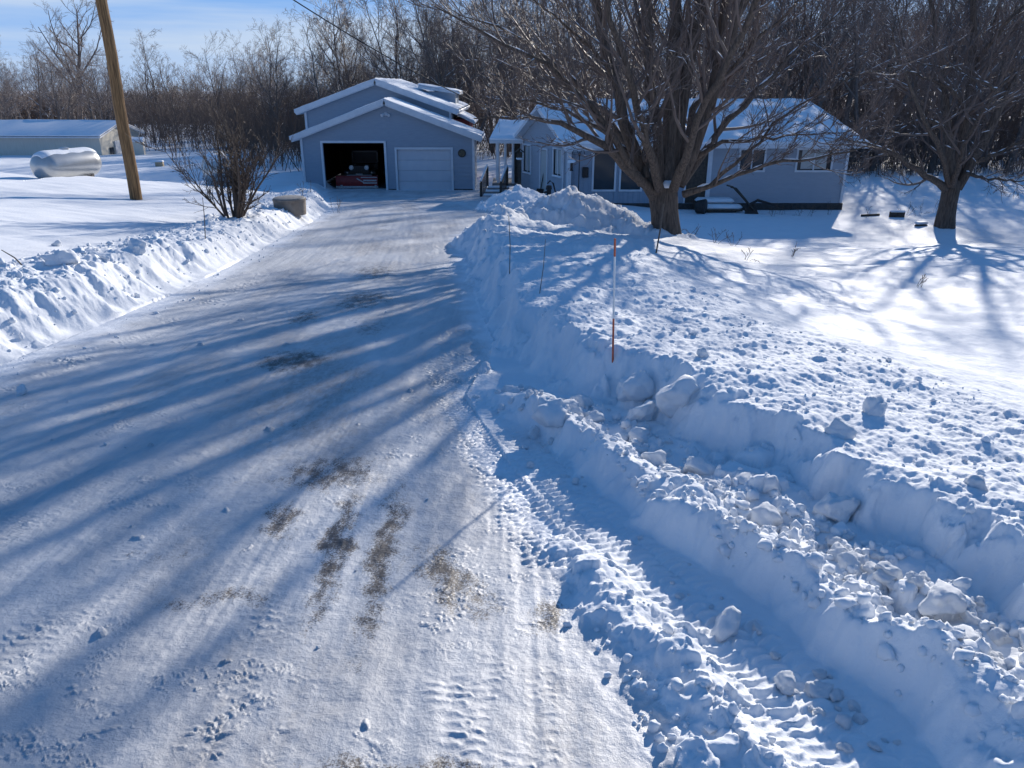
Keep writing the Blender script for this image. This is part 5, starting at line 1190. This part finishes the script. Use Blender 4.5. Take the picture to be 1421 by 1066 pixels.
# ------------------------------------------------------------------ light, sky, camera
S = Vector((math.sin(R(SUN_AZ)) * math.cos(R(SUN_EL)), math.cos(R(SUN_AZ)) * math.cos(R(SUN_EL)), math.sin(R(SUN_EL))))
L = bpy.data.lights.new('sun', 'SUN'); L.energy = 5.0; L.angle = R(.7); L.color = (1, .93, .84)
lo = bpy.data.objects.new('sun', L); COL.objects.link(lo); lo.rotation_euler = S.to_track_quat('Z', 'Y').to_euler(); lo.location = (20, 40, 30)
w = bpy.data.worlds.new('World'); scene.world = w; w.use_nodes = True; nt = w.node_tree; bg = nt.nodes['Background']
sky = nt.nodes.new('ShaderNodeTexSky'); sky.sky_type = 'NISHITA'; sky.sun_disc = False; sky.sun_elevation = R(SUN_EL); sky.sun_rotation = R(SUN_AZ); sky.altitude = 250; sky.air_density = 1.0; sky.dust_density = .6; sky.ozone_density = 4.0
ln = nt.links.new
tc = nt.nodes.new('ShaderNodeTexCoord'); sx = nt.nodes.new('ShaderNodeSeparateXYZ'); ln(tc.outputs['Generated'], sx.inputs['Vector'])
def mapr(src, a, b, c, d):
    n = nt.nodes.new('ShaderNodeMapRange'); n.inputs['From Min'].default_value = a; n.inputs['From Max'].default_value = b; n.inputs['To Min'].default_value = c; n.inputs['To Max'].default_value = d; ln(src, n.inputs['Value']); return n.outputs['Result']
def mixc(fac, a, b):
    n = nt.nodes.new('ShaderNodeMix'); n.data_type = 'RGBA'; ln(fac, n.inputs['Factor'])
    for k, v in (('A', a), ('B', b)):
        if isinstance(v, tuple): n.inputs[k].default_value = (*v, 1)
        else: ln(v, n.inputs[k])
    return n.outputs['Result']
hs = nt.nodes.new('ShaderNodeHueSaturation'); hs.inputs['Saturation'].default_value = 1.6; ln(sky.outputs['Color'], hs.inputs['Color'])
c1 = mixc(mapr(sx.outputs['Z'], .15, .9, .92, .55), hs.outputs['Color'], (1.0, 2.75, 6.6))      # clear winter blue
c1 = mixc(mapr(sx.outputs['Z'], .09, .19, 1, 0), c1, (3.0, 5.6, 10.4))
c2 = mixc(mapr(sx.outputs['Z'], -.01, .075, .8, 0), c1, (6.4, 8.1, 10.6))                          # pale air low down
mp = nt.nodes.new('ShaderNodeMapping'); mp.inputs['Scale'].default_value = (1.1, 1.1, 15); mp.inputs['Rotation'].default_value = (0, R(3), 0)
nz = nt.nodes.new('ShaderNodeTexNoise'); nz.inputs['Scale'].default_value = 1.5; nz.inputs['Detail'].default_value = 6; nz.inputs['Roughness'].default_value = .55
rp = nt.nodes.new('ShaderNodeValToRGB'); rp.color_ramp.elements[0].position = .44; rp.color_ramp.elements[1].position = .66; rp.color_ramp.elements[1].color = (.8, .8, .8, 1)
ln(tc.outputs['Generated'], mp.inputs['Vector']); ln(mp.outputs['Vector'], nz.inputs['Vector']); ln(nz.outputs['Fac'], rp.inputs['Fac'])
cm = nt.nodes.new('ShaderNodeMath'); cm.operation = 'MULTIPLY'; ln(rp.outputs['Color'], cm.inputs[0]); ln(mapr(sx.outputs['Z'], .08, .2, 1, 0), cm.inputs[1])
c3 = mixc(cm.outputs[0], c2, (7.0, 8.4, 10.4)); ln(c3, bg.inputs['Color'])
bg.inputs['Strength'].default_value = .07
cam = bpy.data.cameras.new('camera'); co = bpy.data.objects.new('camera', cam); COL.objects.link(co); scene.camera = co
cam.sensor_fit = 'HORIZONTAL'; cam.sensor_width = 36; cam.lens = 36 * 1067 / 1421; cam.clip_start = .05; cam.clip_end = 5000
co.location = (0, 0, 0); co.rotation_euler = (R(90) - PITCH, 0, 0)
scene.view_settings.view_transform = 'Standard'; scene.view_settings.look = 'None'; scene.view_settings.exposure = .28; scene.view_settings.gamma = 1
scene.render.engine = 'CYCLES'; scene.cycles.max_bounces = 6
